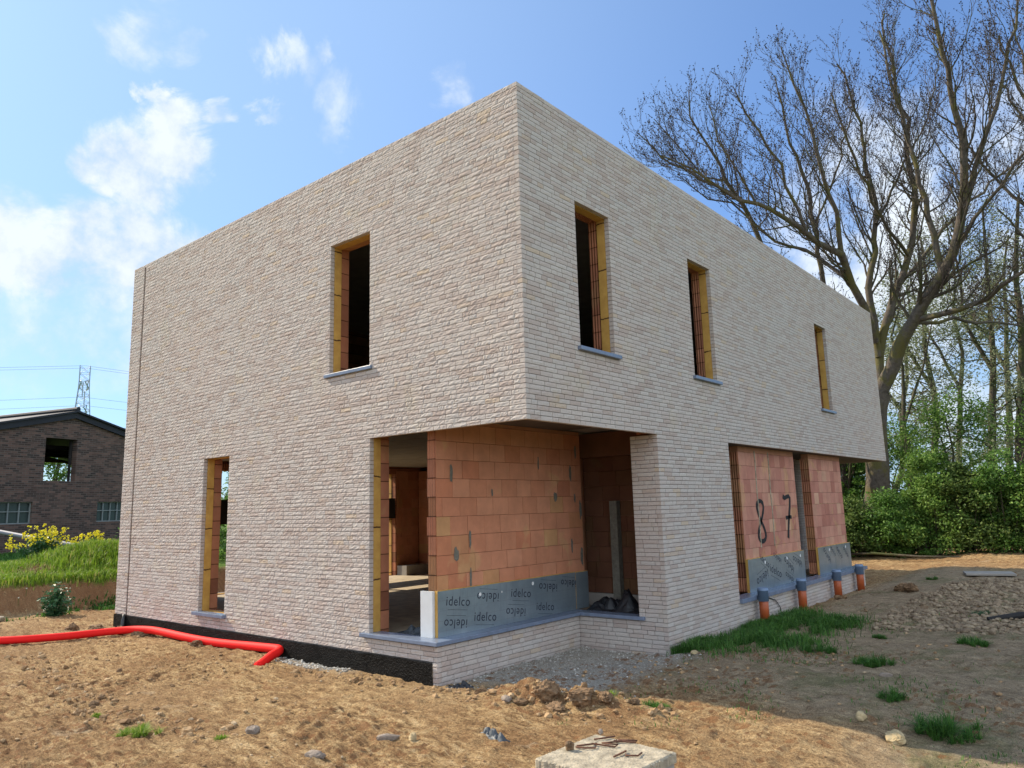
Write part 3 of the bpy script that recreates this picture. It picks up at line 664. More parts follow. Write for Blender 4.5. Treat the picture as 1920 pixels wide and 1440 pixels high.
def cmask(x, y):
    e = y - (5.7 + 1.15 * (x - 1.2)) ; f = x - (1.25 + .28 * (fbm(y * .7, x * .7) - .5) * 2)
    return sst(0, .5, f) * sst(11.6, 10.5, y) * sst(4.6, 5.4, y + .35 * (x - 1)) * sst(.3, .5, fbm(x * .9, y * .9, 1.))
def axis(segs):
    a = []
    for lo, hi, st in segs: a += list(np.arange(lo, hi, st))
    a.append(segs[-1][1]); return np.array(a)
gx = axis([(-420, -60, 30), (-60, -28, 2.), (-28, -16, .35), (-16, -12.2, .14), (-12.2, -9.5, .05), (-9.5, -4.5, .03), (-4.5, 4.4, .02), (4.4, 8, .15), (8, 30, 1.2), (30, 420, 30)])
gy = axis([(-420, -40, 30), (-40, -8, 2.), (-8, -4.6, .2), (-4.6, 1.6, .02), (1.6, 3.2, .03), (3.2, 6, .05), (6, 12, .07), (12, 20, .16), (20, 60, 2.), (60, 420, 30)])
X, Y = np.meshgrid(gx, gy); Z = ground_h(X, Y)
nxg, nyg = len(gx), len(gy)
idx = np.arange(nxg * nyg).reshape(nyg, nxg)
F = np.stack([idx[:-1, :-1], idx[:-1, 1:], idx[1:, 1:], idx[1:, :-1]], -1).reshape(-1, 4)
R = sst(-1.3, -1.15, X) * sst(.15, .5, Y + .5 * (fbm(X * 2, Y * 2) - .5)) * sst(.55, .05, X + .3 * (fbm(X * 3, Y * 3) - .5)) * sst(3., 2.5, Y) * .95
R = np.maximum(R, sst(-.28, -.05, Y) * sst(.2, 0, Y) * sst(-4.1, -3.8, X) * sst(-2.2, -2.8, X) * .7 * sst(.4, .6, fbm(X * 3, Y * 5)))
bl = bankline(Y)
G = sst(.50, .66, bl - X + .3 * (fbm(X * 3, Y * 3) - .5))
G = np.maximum(G, sst(21, 24, np.abs(Y))); G = np.maximum(G, sst(7.5, 9, X))
G = G * (1 - .8 * gauss(X, Y, -13.0, .25, .5, .35, 1) )
B = sst(-.1, .5, X + .35 * (fbm(X * 1.3, Y * 1.3) - .5)) * sst(.45, 1.3, Y + .25 * X * 0 + .5 * (fbm(X, Y) - .5)) * sst(15, 13, Y)
B = np.maximum(B, sst(2.1, 3.0, X + .4 * Y * 0) * sst(-.2, .5, Y)); B = np.clip(B, 0, 1) * .9  # shade tint mask, laid over the house's shadow area
mask = np.stack([R, G, B, np.ones_like(R)], -1).reshape(-1, 4)
gr = mesh_obj('ground', np.stack([X, Y, Z], -1).reshape(-1, 3), F, M['ground'], smooth=True, attr={'mask': mask})
gr['kind'] = 'structure'
def gz(x, y): return float(ground_h(np.array(float(x)), np.array(float(y))))
# ------------------------------------------------------------------ lumps
import bmesh
def ico(sub):
    bm = bmesh.new(); bmesh.ops.create_icosphere(bm, subdivisions=sub, radius=1.)
    V = np.array([v.co[:] for v in bm.verts]); F = np.array([[v.index for v in f.verts] for f in bm.faces]); bm.free(); return V, F
I1, I2, I3, I4 = ico(1), ico(2), ico(3), ico(4)
def rockmesh(name, mat, r, seed, parts_=I3, sc=(1, .85, .65), parent=None, rough=.55):
    V = parts_[0].copy(); rs = np.random.default_rng(seed); o = rs.uniform(0, 40, 3)
    for k in range(7):                              # planar cuts give broken faces
        n = rs.normal(size=3); n /= np.linalg.norm(n); d = rs.uniform(.55, .9); e = V @ n - d
        V = V - np.where(e > 0, e, 0)[:, None] * n * .9
    n1 = fbm(V[:, 0] * 1.6 + o[0], V[:, 1] * 1.6 + o[1], V[:, 2] * 1.6 + o[2], 4)
    n2 = fbm(V[:, 0] * 6 + o[0], V[:, 1] * 6 + o[1], V[:, 2] * 6 + o[2], 3)
    V = V * (1 + rough * (n1 - .5) + (.7 if mat == M['rock'] else .25) * (n2 - .5))[:, None] * np.array(sc) * r
    return mesh_obj(name, V, parts_[1], mat, parent)
rocks = [  # x, y, r, material, (sx,sy,sz), label
 (-1.27, -1.95, .055, 'greyrock', (1.1, .9, .8), 'angular grey brown stone alone in the foreground, lower left of the plastic scrap'),
 (-8.78, -.52, .11, 'rock', (1, .9, .75), 'round brown clay lump behind the red duct, left of the house corner'),
 (-7.62, -.27, .105, 'rock', (1, .8, .7), 'brown clay lump resting against the front of the red duct, left of the flat one'),
 (-7.12, -.18, .13, 'rock', (1.25, .8, .6), 'flat topped brown clay lump against the red duct where the duct bends'),
 (-5.45, -.22, .085, 'rock', (1.2, .8, .65), 'small brown clay lump against the middle of the straight red duct'),
 (-8.45, -.28, .10, 'rock', (1.4, .9, .5), 'reddish clay lump behind the red duct at the black drain fitting'),
 (1.50, -1.57, .032, 'rock', (1, .85, .95), 'dark little stone standing on the concrete lid near the rusty steel hooks'),
 (1.475, -1.20, .018, 'greyrock', (1, .9, 1.), 'tiny greenish pebble on the far edge of the concrete lid'),
 (2.44, .88, .045, 'stone', (1, .8, .9), 'small pale yellow stone at the shadow edge, left of the larger yellow one'),
 (2.71, .70, .07, 'stone', (1.3, .9, .75), 'larger pale yellow stone at the shadow edge in the lower right'),
 (2.35, 2.0, .045, 'greyrock', (1.3, .9, .6), 'flat reddish stone in the shaded soil above the yellow stones'),
 (.30, 2.45, .05, 'stone', (1.4, .8, .45), 'flat pale stone in the shaded soil below the right grass patch'),
 (.22, 7.92, .075, 'rock', (1.3, .9, .7), 'clay lump at the foot of the third orange pipe'),
 (1.05, 8.55, .14, 'rock', (1.1, .9, .7), 'big broken clay lump on the left edge of the cloddy soil heap'),
 (1.22, 8.35, .10, 'rock', (1.1, .9, .8), 'smaller clay lump leaning beside the big broken one at the clod heap'),
 (-3.55, -2.15, .035, 'rock', (1.1, .9, .7), 'brown crumb of clay in the left foreground beside a row of crumbs'),
 (-3.35, -2.3, .045, 'rock', (1.1, .9, .7), 'brown clay crumb in the left foreground, largest in its row'),
 (-4.6, -1.55, .03, 'rock', (1.1, .9, .8), 'small brown clay crumb below the red duct in the open soil'),
 (-.62, -.02, .05, 'rock', (1.3, .9, .55), 'small grey brown lump left of the clay ridge before the porch'),
 (-.20, -.15, .05, 'greyrock', (1.2, .9, .6), 'bluish grey stone half buried at the foot of the clay ridge'),
 (-.28, -1.42, .05, 'greyrock', (1.8, .7, .5), 'long dark stone left of the black plastic scrap'),
 (-.12, -1.33, .045, 'stone', (.9, .7, 1.0), 'pale upright stone next to the long dark stone'),
 (-.35, -2.02, .06, 'greyrock', (1.3, .9, .5), 'grey stone cut by the bottom edge of the photo left of the concrete lid'),
 (.12, .02, .12, 'rock', (1.1, .9, .8), 'biggest cracked clay lump on the ridge in front of the porch'),
 (.30, -.10, .075, 'rock', (1.2, .9, .7), 'brown clay lump leaning against the biggest one on the ridge'),
 (.46, .05, .10, 'rock', (1.2, .9, .75), 'second big clay lump on the ridge, right of the biggest'),
 (.66, .12, .065, 'rock', (1.2, .9, .7), 'clay lump near the right end of the ridge by the grass'),
 (-.06, -.12, .055, 'rock', (1.2, .9, .6), 'low clay lump at the left foot of the biggest ridge lump'),
 (.86, .22, .05, 'rock', (1.2, .9, .6), 'last small clay lump on the right end of the ridge'),
 (-11.0, -.85, .09, 'white_petal', (1.3, .9, .7), 'whitish stone lying in the grass at the foot of the bank'),
]
SLABZ = -2.23
for i, (x, y, r, mt, sc, lab) in enumerate(rocks):
    o = rockmesh('clay_lump' if mt == 'rock' else 'stone', M[mt] if mt != 'white_petal' else M['slab'], r, 100 + i, I4 if r > .04 else I3, sc)
    onl = 'concrete lid' in lab and 'standing on' in lab or 'far edge of the concrete lid' in lab
    o.location = (x, y, (SLABZ if onl else gz(x, y)) + r * sc[2] * (.75 if onl else .45)); o.rotation_euler = (0, 0, i * 1.3)
    tag(o, lab, 'clay lump' if mt == 'rock' else 'stone', 'loose clay lumps' if mt == 'rock' else 'loose stones')
def scatter(name, base, pts, rad, mat, label, cat, flat=.65, rough=.45):
    V0, F0 = base; n = len(pts); nv = len(V0)
    ang = rng.uniform(0, 2 * math.pi, n); c, s = np.cos(ang), np.sin(ang)
    sc = rng.uniform(.65, 1.25, (n, 3)) * np.array([1, 1, flat]); dv = 1 + rng.uniform(-rough, rough, (n, nv)) * .5
    v = V0[None] * dv[..., None] * sc[:, None] * rad[:, None, None]
    x = v[..., 0] * c[:, None] - v[..., 1] * s[:, None]; y = v[..., 0] * s[:, None] + v[..., 1] * c[:, None]
    v = np.stack([x, y, v[..., 2]], -1) + pts[:, None]
    F = (F0[None] + (np.arange(n) * nv)[:, None, None]).reshape(-1, 3)
    o = mesh_obj(name, v.reshape(-1, 3), F, mat); return tag(o, label, cat, kind='stuff')
def pts_in(n, x0, x1, y0, y1, f=None):
    x = rng.uniform(x0, x1, n); y = rng.uniform(y0, y1, n)
    if f is not None: k = rng.random(n) < f(x, y); x, y = x[k], y[k]
    return x, y
def outside(x, y): 
    inside = (y > -.03) & (x < .03) & (x > -8.55) & ~((x > -1.2) & (y < 2.4)) & (y < 10.3)
    lid = (x > 1.0) & (x < 2.3) & (y > -2.6) & (y < -.85)
    return (~inside) & (~lid)
x, y = pts_in(26000, -10.5, 4.0, -4.4, 7, lambda x, y: outside(x, y) * (.03 + .6 * sst(.50, .66, fbm(x * 1.4 + 3, y * 1.4, 1., 3))))
r = .004 + .013 * rng.random(len(x)) ** 3.2 * (1 + .8 * (np.hypot(x - 4, y + 5) > 6))
scatter('soil_crumbs', I1, np.stack([x, y, ground_h(x, y) + r * .2], -1), r, M['soilstuff'], 'loose crumbs and pebbles of dry tan soil strewn over the site', 'soil')
# rows of clay clods along the scraped ridges
segs = [((-5.6, -1.85), (-3.2, -2.4), .16, 170), ((-3.2, -2.4), (-1.6, -2.15), .14, 120), ((-7.0, -1.9), (-5.4, -1.7), .2, 90), ((-.9, .02), (1.2, .22), .12, 150), ((-.6, -.18), (.9, .0), .12, 80), ((-3.9, -.42), (-2.0, -.35), .08, 90), ((-2.2, -.3), (-.7, -.1), .1, 70)]
P = []; Rr = []
for (a, b, w_, n) in segs:
    for i in range(n):
        t = random.random(); x = a[0] + (b[0] - a[0]) * t + random.gauss(0, w_ * .6); y = a[1] + (b[1] - a[1]) * t + random.gauss(0, w_)
        if outside(np.array(x), np.array(y)): P.append((x, y)); Rr.append(.007 + .030 * random.random() ** 3)
P = np.array(P); Rr = np.array(Rr)
scatter('soil_clods', I2, np.stack([P[:, 0], P[:, 1], ground_h(P[:, 0], P[:, 1]) + Rr * .15], -1), Rr, M['soilstuff'], 'small brown clay clods lying in rows along scraped ridges', 'soil', rough=.55, flat=.75)
x, y = pts_in(9000, .9, 5.2, 4.6, 11.6, lambda x, y: sst(.12, .5, cmask(x, y)))
r = .012 + .034 * rng.random(len(x)) ** 2.2
scatter('clod_field', I2, np.stack([x, y, ground_h(x, y) + r * .15], -1), r, M['clods'], 'field of broken grey brown soil clods right of the worn path', 'soil', rough=.28)
x, y = pts_in(6000, -1.18, .7, .1, 2.42, lambda x, y: np.clip(1.1 - .9 * sst(0, .6, x), .1, 1) * (.25 + .75 * np.maximum(sst(-.85, -1.1, x), sst(2.1, 2.35, y))))
r = .003 + .011 * rng.random(len(x)) ** 2.5
scatter('gravel', I1, np.stack([x, y, ground_h(x, y) + r * .3], -1), r, M['gravel'], 'grey gravel and mortar crumbs on the ground inside the open porch', 'gravel')
x, y = pts_in(800, -4.0, -2.5, -.20, -.02, lambda x, y: sst(.4, .6, fbm(x * 3, y * 5)))
r = .004 + .012 * rng.random(len(x)) ** 2
scatter('gravel', I1, np.stack([x, y, ground_h(x, y) + r * .3], -1), r, M['gravel'], 'pale gravel and mortar droppings along the foot of the black membrane', 'gravel')
# ------------------------------------------------------------------ site objects
path = [(-12.4, -5.6), (-10.3, -3.9), (-8.9, -2.55), (-8.05, -1.72), (-7.72, -1.1), (-7.55, -.62), (-7.32, -.30), (-7.0, -.17), (-6.6, -.13), (-5.9, -.13), (-5.2, -.10), (-4.5, -.03), (-4.05, -.02), (-3.86, -.04), (-3.79, -.09), (-3.76, -.2), (-3.70, -.34), (-3.65, -.45)]
pt = []
for i in range(len(path) - 1):
    for k in range(6):
        t = k / 6; p0 = path[max(i-1, 0)]; p1 = path[i]; p2 = path[i+1]; p3 = path[min(i+2, len(path)-1)]
        q = [.5 * ((2*p1[j]) + (-p0[j]+p2[j])*t + (2*p0[j]-5*p1[j]+4*p2[j]-p3[j])*t*t + (-p0[j]+3*p1[j]-3*p2[j]+p3[j])*t**3) for j in (0, 1)]
        s_ = i + t; z = -2.41 + (.015 * math.sin(s_ * 1.1)); z -= .03 * max(0, (s_ - 14) / 3)
        if s_ > 15: z -= .03 * (s_ - 15)
        pt.append((q[0], q[1], max(z, -2.6)))
mb = MB(); mb.tube(pt, .052, 16)
o = mb.build('corrugated_duct', M['red'], None, True)
tag(o, 'red plastic duct lying along the foot of the house and bending down into the soil', 'duct')
# concrete chamber lid with rusty hooks
lid = empty('inspection_chamber', (1.66, -1.72, -2.5), 'square concrete inspection chamber with a rough speckled lid at the bottom of the photo', 'manhole')
U_ = np.array([.995, .10]); 
def lidbox(name, h0, h1, s0, mat, g_=.0, nn=24, rough_=0.):
    # top grid with chipped rim
    V = []; F = []
    for i in range(nn):
        for k in range(nn):
            u = (i / (nn - 1) - .5) * 2 * s0; v = (k / (nn - 1) - .5) * 2 * s0; ed = min(i, k, nn-1-i, nn-1-k)
            z = h1 + (.004 * (random.random() - .5) if rough_ else 0) - (.010 * random.random() + .004 if ed == 0 and rough_ else 0)
            if ed == 0 and rough_: u += random.uniform(-.006, .006); v += random.uniform(-.006, .006)
            V.append((u, v, z))
    for i in range(nn - 1):
        for k in range(nn - 1): a = i * nn + k; F.append((a, a + nn, a + nn + 1, a + 1))
    ring = [i * nn for i in range(nn)] + [(nn - 1) * nn + k for k in range(1, nn)] + [i * nn + nn - 1 for i in range(nn - 2, -1, -1)] + [k for k in range(nn - 2, 0, -1)]
    m0 = len(V)
    for r_ in ring: V.append((V[r_][0], V[r_][1], h0))
    L = len(ring)
    for i in range(L): F.append((ring[i], m0 + i, m0 + (i + 1) % L, ring[(i + 1) % L]))
    return mesh_obj(name, V, F, mat, lid)
lidbox('lid', SLABZ + 2.5 - .055, SLABZ + 2.5, .29, M['slab'], rough_=1, nn=60)
lidbox('chamber_wall', -.2, SLABZ + 2.5 - .060, .278, M['concrete'], nn=6)
lid.rotation_euler = (0, 0, math.radians(-3)); lid.location = (1.72, -1.52, -2.5)
hooks = [([(-.06, -.01), (.05, .05), (.055, -.02), (0, -.05), (-.06, -.03)], (1.555, -1.47), 'rusty bent steel hook on the concrete lid, nearest the dark stone'),
 ([(-.07, .02), (-.075, 0), (.07, -.01), (.08, .02), (-.02, .04), (.09, .09)], (1.63, -1.40), 'rusty open steel stirrup with a raised end in the middle of the concrete lid'),
 ([(-.06, .02), (-.07, -.01), (.06, 0), (.065, .025), (-.05, .03)], (1.70, -1.27), 'rusty closed steel stirrup nearest the far corner of the concrete lid'),
 ([(-.08, -.07), (-.03, .04), (-.02, -.03), (.05, -.03), (.06, .04)], (1.84, -1.45), 'rusty zigzag steel hook toward the right edge of the concrete lid'),
 ([(-.05, -.01), (.01, .02), (.06, .08)], (1.56, -1.31), 'short rusty steel bar lying behind the stirrups on the concrete lid')]
for pts_, (cx, cy), lab in hooks:
    mb = MB(); mb.tube([(px, py, .006 + .004 * (i % 2)) for i, (px, py) in enumerate(pts_)], .0052, 6); o = mb.build('steel_hook', M['rust'], None, True)
    o.location = (cx, cy, SLABZ + .002); o.rotation_euler = (0, 0, .35); tag(o, lab, 'steel hook', 'rusty steel hooks on the concrete lid')
o = crumple('plastic_scrap', -.17, .17, -.055, .055, 0, .05, M['clear'], 31, 30, 22.); o.location = (.33, -.92, gz(.33, -.92) + .0); o.rotation_euler = (0, 0, -.35)
tag(o, 'crumpled black and grey plastic scrap lying on the sunlit soil before the concrete lid', 'plastic scrap')
o = crumple('black_liner', -.16, .16, -.05, .05, 0, .05, M['tarp'], 41, 26, 18.); o.location = (-1.0, .09, gz(-1.0, .09) + .0); o.rotation_euler = (0, 0, .5)
tag(o, 'crumpled black liner strip at the foot of the front corner of the low wall', 'liner')
# flat pale board lying beyond the path and dark plank at the right edge
mb = MB(); mb.box(-.42, .42, -.3, .3, 0, .04); o = bevel(mb.build('concrete_plate', M['concrete'])); o.location = (1.75, 12.3, gz(1.7, 12.2) + .02); o.rotation_euler = (0, 0, .25)
tag(o, 'flat pale concrete plate lying on the ground far right before the hedge', 'concrete plate')
mb = MB(); mb.tube([(-.5, 0, .0), (-.1, .03, .05), (.5, .0, .03)], [.03, .04, .035], 8); o = mb.build('dark_plank', M['darkin']); o.location = (3.05, 6.0, gz(3.05, 6.0) + .03); o.rotation_euler = (0, 0, .5)
tag(o, 'dark wet piece of wood lying in the clods at the right edge of the photo', 'wood')
mb = MB(); mb.tube([(-2.3, 16.9, -2.32), (-1.5, 16.75, -2.27), (-.4, 16.7, -2.33), (0.6, 16.4, -2.30)], [.03, .035, .03, .015], 8)
tag(mb.build('fallen_branch', M['bark2'], None, True), 'long fallen branch lying at the foot of the hedge', 'branch')
# ------------------------------------------------------------------ plants
def blades(name, x, y, h, mat, lean=.35, w=.006, zoff=-.01, z=None, parent=None):
    n = len(x); zz = (ground_h(x, y) if z is None else z) + zoff
    a = rng.uniform(0, 2 * math.pi, n); ln = rng.uniform(.1, 1, n) * lean; hh = h * rng.uniform(.5, 1.15, n); w_ = w * rng.uniform(.6, 1.3, n)
    dx, dy = np.cos(a), np.sin(a); px, py = -dy * w_, dx * w_
    b0 = np.stack([x - px, y - py, zz], -1); b1 = np.stack([x + px, y + py, zz], -1)
    m = np.stack([x + dx * ln * hh * .35, y + dy * ln * hh * .35, zz + hh * .6], -1); o_ = np.stack([px, py, 0 * px], -1) * .8
    t = np.stack([x + dx * ln * hh, y + dy * ln * hh, zz + hh * (1 - .35 * ln)], -1)
    V = np.stack([b0, b1, m + o_, m - o_, t], 1).reshape(-1, 3); k = np.arange(n) * 5
    F = [*map(tuple, np.stack([k, k + 1, k + 2, k + 3], -1).tolist()), *map(tuple, np.stack([k + 3, k + 2, k + 4], -1).tolist())]
    return mesh_obj(name, V, F, mat, parent)
# meadow on the bank
def mead(x, y): return sst(.45, .65, bankline(y) - x) * (1 - .9 * gauss(x, y, -13.0, .25, .5, .3, 1))
x, y = pts_in(70000, -17.5, -11.3, -3.2, 3.6, mead)
tag(blades('meadow_grass', x, y, .12 + .10 * fbm(x * .9, y * .9) , M['grass_sun'], .8, .008), 'bright green meadow grass on top of the low clay bank', 'grass', kind='stuff')
x, y = pts_in(26000, -14.9, -12.2, .6, 3.2, lambda x, y: gauss(x, y, -13.6, 1.75, .9, 1.0, 1))
tag(blades('tall_grass', x, y, .28, M['grass_sun'], .7, .009), 'tall tufted grass on the mound beside the house corner', 'grass', kind='stuff')
x, y = pts_in(26000, -27, -17.3, -2, 6, None)
tag(blades('lawn', x, y, .16, M['grass_dark'], .6, .02), 'darker green lawn in front of the brick barn', 'grass', kind='stuff')
x, y = pts_in(1500, -13.6, -12.4, -.3, .8, lambda x, y: gauss(x, y, -13.0, .25, .45, .3, 1)); a1 = (x, y)
x2, y2 = pts_in(1600, -13.6, -12.9, .8, 1.9, lambda x, y: gauss(x, y, -13.2, 1.35, .25, .4, 1)); x = np.concatenate([x, x2]); y = np.concatenate([y, y2])
tag(blades('dry_grass', x, y, .17, M['straw'], 1.3, .007), 'patches of dry brown straw in the meadow', 'dry grass', kind='stuff')
x, y = pts_in(9000, -12.1, -10.6, -2.4, 1.8, lambda x, y: sst(.52, .62, fbm(x * 1.6 + 9, y * 1.6, 3.)) * sst(-10.7, -11.0, x) * sst(-11.5, -11.25, x))
tag(blades('weeds', x, y, .10, M['grass_dark'], 1.0, .010), 'low green weeds along the foot of the clay bank', 'weeds', kind='stuff')
# grass along the right wall
def gw(x, y): return np.maximum(sst(.62, .35, x - .05 * (y - 3)) * sst(3.6, 4.3, y) * sst(6.6, 5.4, y + .9 * x) * 1.0, sst(.22, .08, x) * sst(2.0, 2.4, y) * sst(4.6, 4.0, y))
x, y = pts_in(110000, .03, 1.7, 1.8, 7.4, lambda x, y: np.maximum(gw(x, y), gauss(x, y, .58, 3.85, .42, .75, 1.3) * (x > .1) + gauss(x, y, .95, 5.1, .24, .35, .9)) * sst(.36, .52, fbm(x * 3, y * 2.2, 6.)))
tag(blades('lush_grass', x, y, .06 + .17 * fbm(x * 4, y * 3, 2.), M['grass_dark'], 1.5, .0038), 'lush dark green grass patch along the pale side wall by the first orange pipe', 'grass', kind='stuff')
x, y = pts_in(14000, .5, 3.8, -.4, 6, lambda x, y: sst(.56, .68, fbm(x * 1.8 + 4, y * 1.8, 8.)) * .5 + gauss(x, y, 2.75, 1.2, .5, .35, .35))
tag(blades('sparse_weeds', x, y, .055, M['grass_dark'], 1.4, .0035), 'sparse low weeds scattered in the shaded soil on the right', 'weeds', kind='stuff')
tufts = [(1.42, 3.05, .22, 'grass_dark', 'green grass tuft in the shaded soil below the right grass patch'), (2.13, 2.45, .26, 'grass_dark', 'wide grass tuft in the middle of the shaded right foreground'), (2.72, 4.0, .19, 'grass_dark', 'dark green tuft near the right edge on the sloping soil'), (2.45, 6.3, .14, 'nettle', 'leafy weed growing in the clod field by the dark wood'),
  (2.55, 1.35, .14, 'grass_dark', 'thin weedy tuft just above the shadow edge on the right'), (3.0, .95, .30, 'grass_dark', 'sprawling greyish green weed at the lower right'), (-1.98, -2.45, .17, 'grass_sun', 'bright green grass tuft in the left foreground soil'), (-2.12, -2.55, .09, 'grass_sun', 'small green sprig left of the bright foreground tuft'), (-1.32, -2.18, .05, 'grass_sun', 'tiny green sprout below the angular stone'), (-2.9, -2.45, .05, 'grass_sun', 'faint tiny sprout in the left foreground'), (.95, .42, .12, 'grass_dark', 'green tuft on the right end of the clay ridge'), (.62, .28, .10, 'grass_sun', 'sparse grass growing out of the middle of the clay ridge'), (1.75, 4.2, .10, 'grass_dark', 'small dull tuft right of the wide grass patch'), (.95, 11.2, .16, 'grass_dark', 'green tuft at the edge of the rear sunlit strip')]
for i, (x, y, r, mt, lab) in enumerate(tufts):
    V = []; F = []; nc = 6 + int(r * 50)
    for c_ in range(nc):
        q = r * .75 * math.sqrt(random.random()); a_ = random.uniform(0, 6.28); cx_, cy_ = q * math.cos(a_), q * .8 * math.sin(a_); m_ = int(70 * random.uniform(.4, 1.2)); zc_ = gz(x + cx_, y + cy_) - gz(x, y); hh_ = (.35 * r + .03) * random.uniform(.6, 1.3) * (1.1 - q / r * .6)
        for k_ in range(m_):
            a_ = random.uniform(0, 6.28); l_ = hh_ * random.uniform(.5, 1.25); ln_ = random.uniform(.15, 1.5); w_ = .0022 * random.uniform(.7, 1.5); dx_, dy_ = math.cos(a_), math.sin(a_); bx_ = cx_ + random.gauss(0, .012); by_ = cy_ + random.gauss(0, .012)
            n_ = len(V)
            for t_, ww_ in ((0, 1), (.45, .9), (.8, .6)):
                rr_ = l_ * ln_ * t_ ** 1.6; zz_ = zc_ - .008 + l_ * (t_ - .35 * ln_ * t_ * t_)
                V += [(bx_ + dx_ * rr_ - dy_ * w_ * ww_, by_ + dy_ * rr_ + dx_ * w_ * ww_, zz_), (bx_ + dx_ * rr_ + dy_ * w_ * ww_, by_ + dy_ * rr_ - dx_ * w_ * ww_, zz_)]
            V.append((bx_ + dx_ * l_ * ln_, by_ + dy_ * l_ * ln_, zc_ + l_ * (1 - .4 * ln_) - .008))
            F += [(n_, n_ + 1, n_ + 3, n_ + 2), (n_ + 2, n_ + 3, n_ + 5, n_ + 4), (n_ + 4, n_ + 5, n_ + 6)]
    o = mesh_obj('grass_tuft', V, F, M[mt]); o.location = (x, y, gz(x, y)); tag(o, lab, 'grass tuft', 'grass tufts in the soil')
def leaves(c, s, n_dir=None, flat=0., asp=.55):
    """folded rhombic leaves: centres c (n,3), sizes s (n)"""
    n = len(c); a = rng.normal(size=(n, 3)); a[:, 2] *= (1 - flat); a /= np.linalg.norm(a, axis=1)[:, None]
    b = rng.normal(size=(n, 3)); b[:, 2] *= (1 - flat); b -= (b * a).sum(1)[:, None] * a; b /= np.linalg.norm(b, axis=1)[:, None]
    nn = np.cross(a, b); s = s[:, None]
    V = np.stack([c - a * s, c - b * s * asp + nn * s * .18, c + a * s, c + b * s * asp + nn * s * .18], 1).reshape(-1, 3); k = np.arange(n) * 4
    return V, np.concatenate([np.stack([k, k + 1, k + 2], -1), np.stack([k, k + 2, k + 3], -1)])
# yellow flowering rape plants, nettle
def flower_plant(x, y, h, w_, lab, nst, seed):
    rs = np.random.default_rng(seed); z0 = gz(x, y); p = empty('flowering_plant', (x, y, z0), lab, 'plant', 'yellow flowering plants on the bank')
    mb = MB(); tips = []; lc = []
    for i in range(nst):
        a = rs.uniform(0, 6.28); r = w_ * math.sqrt(rs.random()); tx, ty = r * math.cos(a) * .55, r * math.sin(a); hh = h * rs.uniform(.62, 1.08) * (1 - .25 * (r / w_) ** 2)
        b = (tx * .25, ty * .25, 0); mb.tube([b, (tx * .6, ty * .6, hh * .5), (tx, ty, hh)], [.006, .004, .002], 4, False)
        tips += [(tx + rs.normal(0, .022), ty + rs.normal(0, .03), hh - abs(rs.normal(0, .06))) for _ in range(9)]
        lc += [(tx * t + rs.normal(0, .05), ty * t + rs.normal(0, .05), hh * t) for t in rs.uniform(.1, .75, 22)]
    mb.build('stem', M['grass_dark'], p)
    lc = np.array(lc); V, F = leaves(lc, rs.uniform(.02, .05, len(lc))); mesh_obj('leaves', V, F, M['nettle'], p)
    tips = np.array(tips); V, F = leaves(np.repeat(tips, 2, 0), rs.uniform(.013, .026, len(tips) * 2), asp=.95); mesh_obj('flowers', V, F, M['petal'], p)
flower_plant(-14.9, 1.0, .80, .66, 'large yellow flowering plant left on the bank, before the grey pipe', 70, 1)
flower_plant(-14.6, 1.95, .60, .42, 'smaller yellow flowering plant on the grass mound nearest the house', 42, 2)
def daisy(x, y, lab):
    z = gz(x, y); p = empty('small_flower', (x, y, z), lab, 'flower', 'small pale flowers on the bank')
    mb = MB(); mb.tube([(0, 0, -.02), (.01, 0, .13)], .003, 4); mb.build('stem', M['grass_dark'], p)
    V, F = leaves(np.repeat([[.01, 0, .14]], 8, 0), np.full(8, .016), asp=.7); mesh_obj('flower_head', V, F, M['white_petal'], p)
for x, y, l in ((-11.75, -.35, 'white flower hanging at the bank edge, lower of two'), (-11.85, -.2, 'white flower at the bank edge, upper of two'), (-13.0, 1.55, 'pale yellow flower in the mound grass, left one'), (-12.9, 1.85, 'pale yellow flower in the mound grass, nearest the house')): daisy(x, y, l)
p = empty('nettle_plant', (-10.88, .0, gz(-10.88, 0)), 'dark green leafy nettle growing against the foot of the clay bank', 'plant')
rs = np.random.default_rng(5); lc = []; mb = MB()
for i in range(16):
    a = rs.uniform(0, 6.28); r = .26 * math.sqrt(rs.random()); h = .62 * (1 - 1.8 * r) * rs.uniform(.85, 1.1); tx, ty = r * math.cos(a), r * math.sin(a)
    mb.tube([(tx * .4, ty * .4, -.03), (tx, ty, h)], [.005, .002], 4, False)
    for t in np.arange(.12, 1.02, .11):
        for s_ in (0, 1, 2, 3): lc.append((tx * (.4 + .6 * t) + .05 * math.cos(a + s_ * 1.57 + t * 5), ty * (.4 + .6 * t) + .05 * math.sin(a + s_ * 1.57 + t * 5), h * t))
mb.build('stem', M['nettle'], p); lc = np.array(lc); V, F = leaves(lc, rs.uniform(.028, .055, len(lc)), flat=.55, asp=.6); mesh_obj('leaves', V, F, M['nettle'], p)
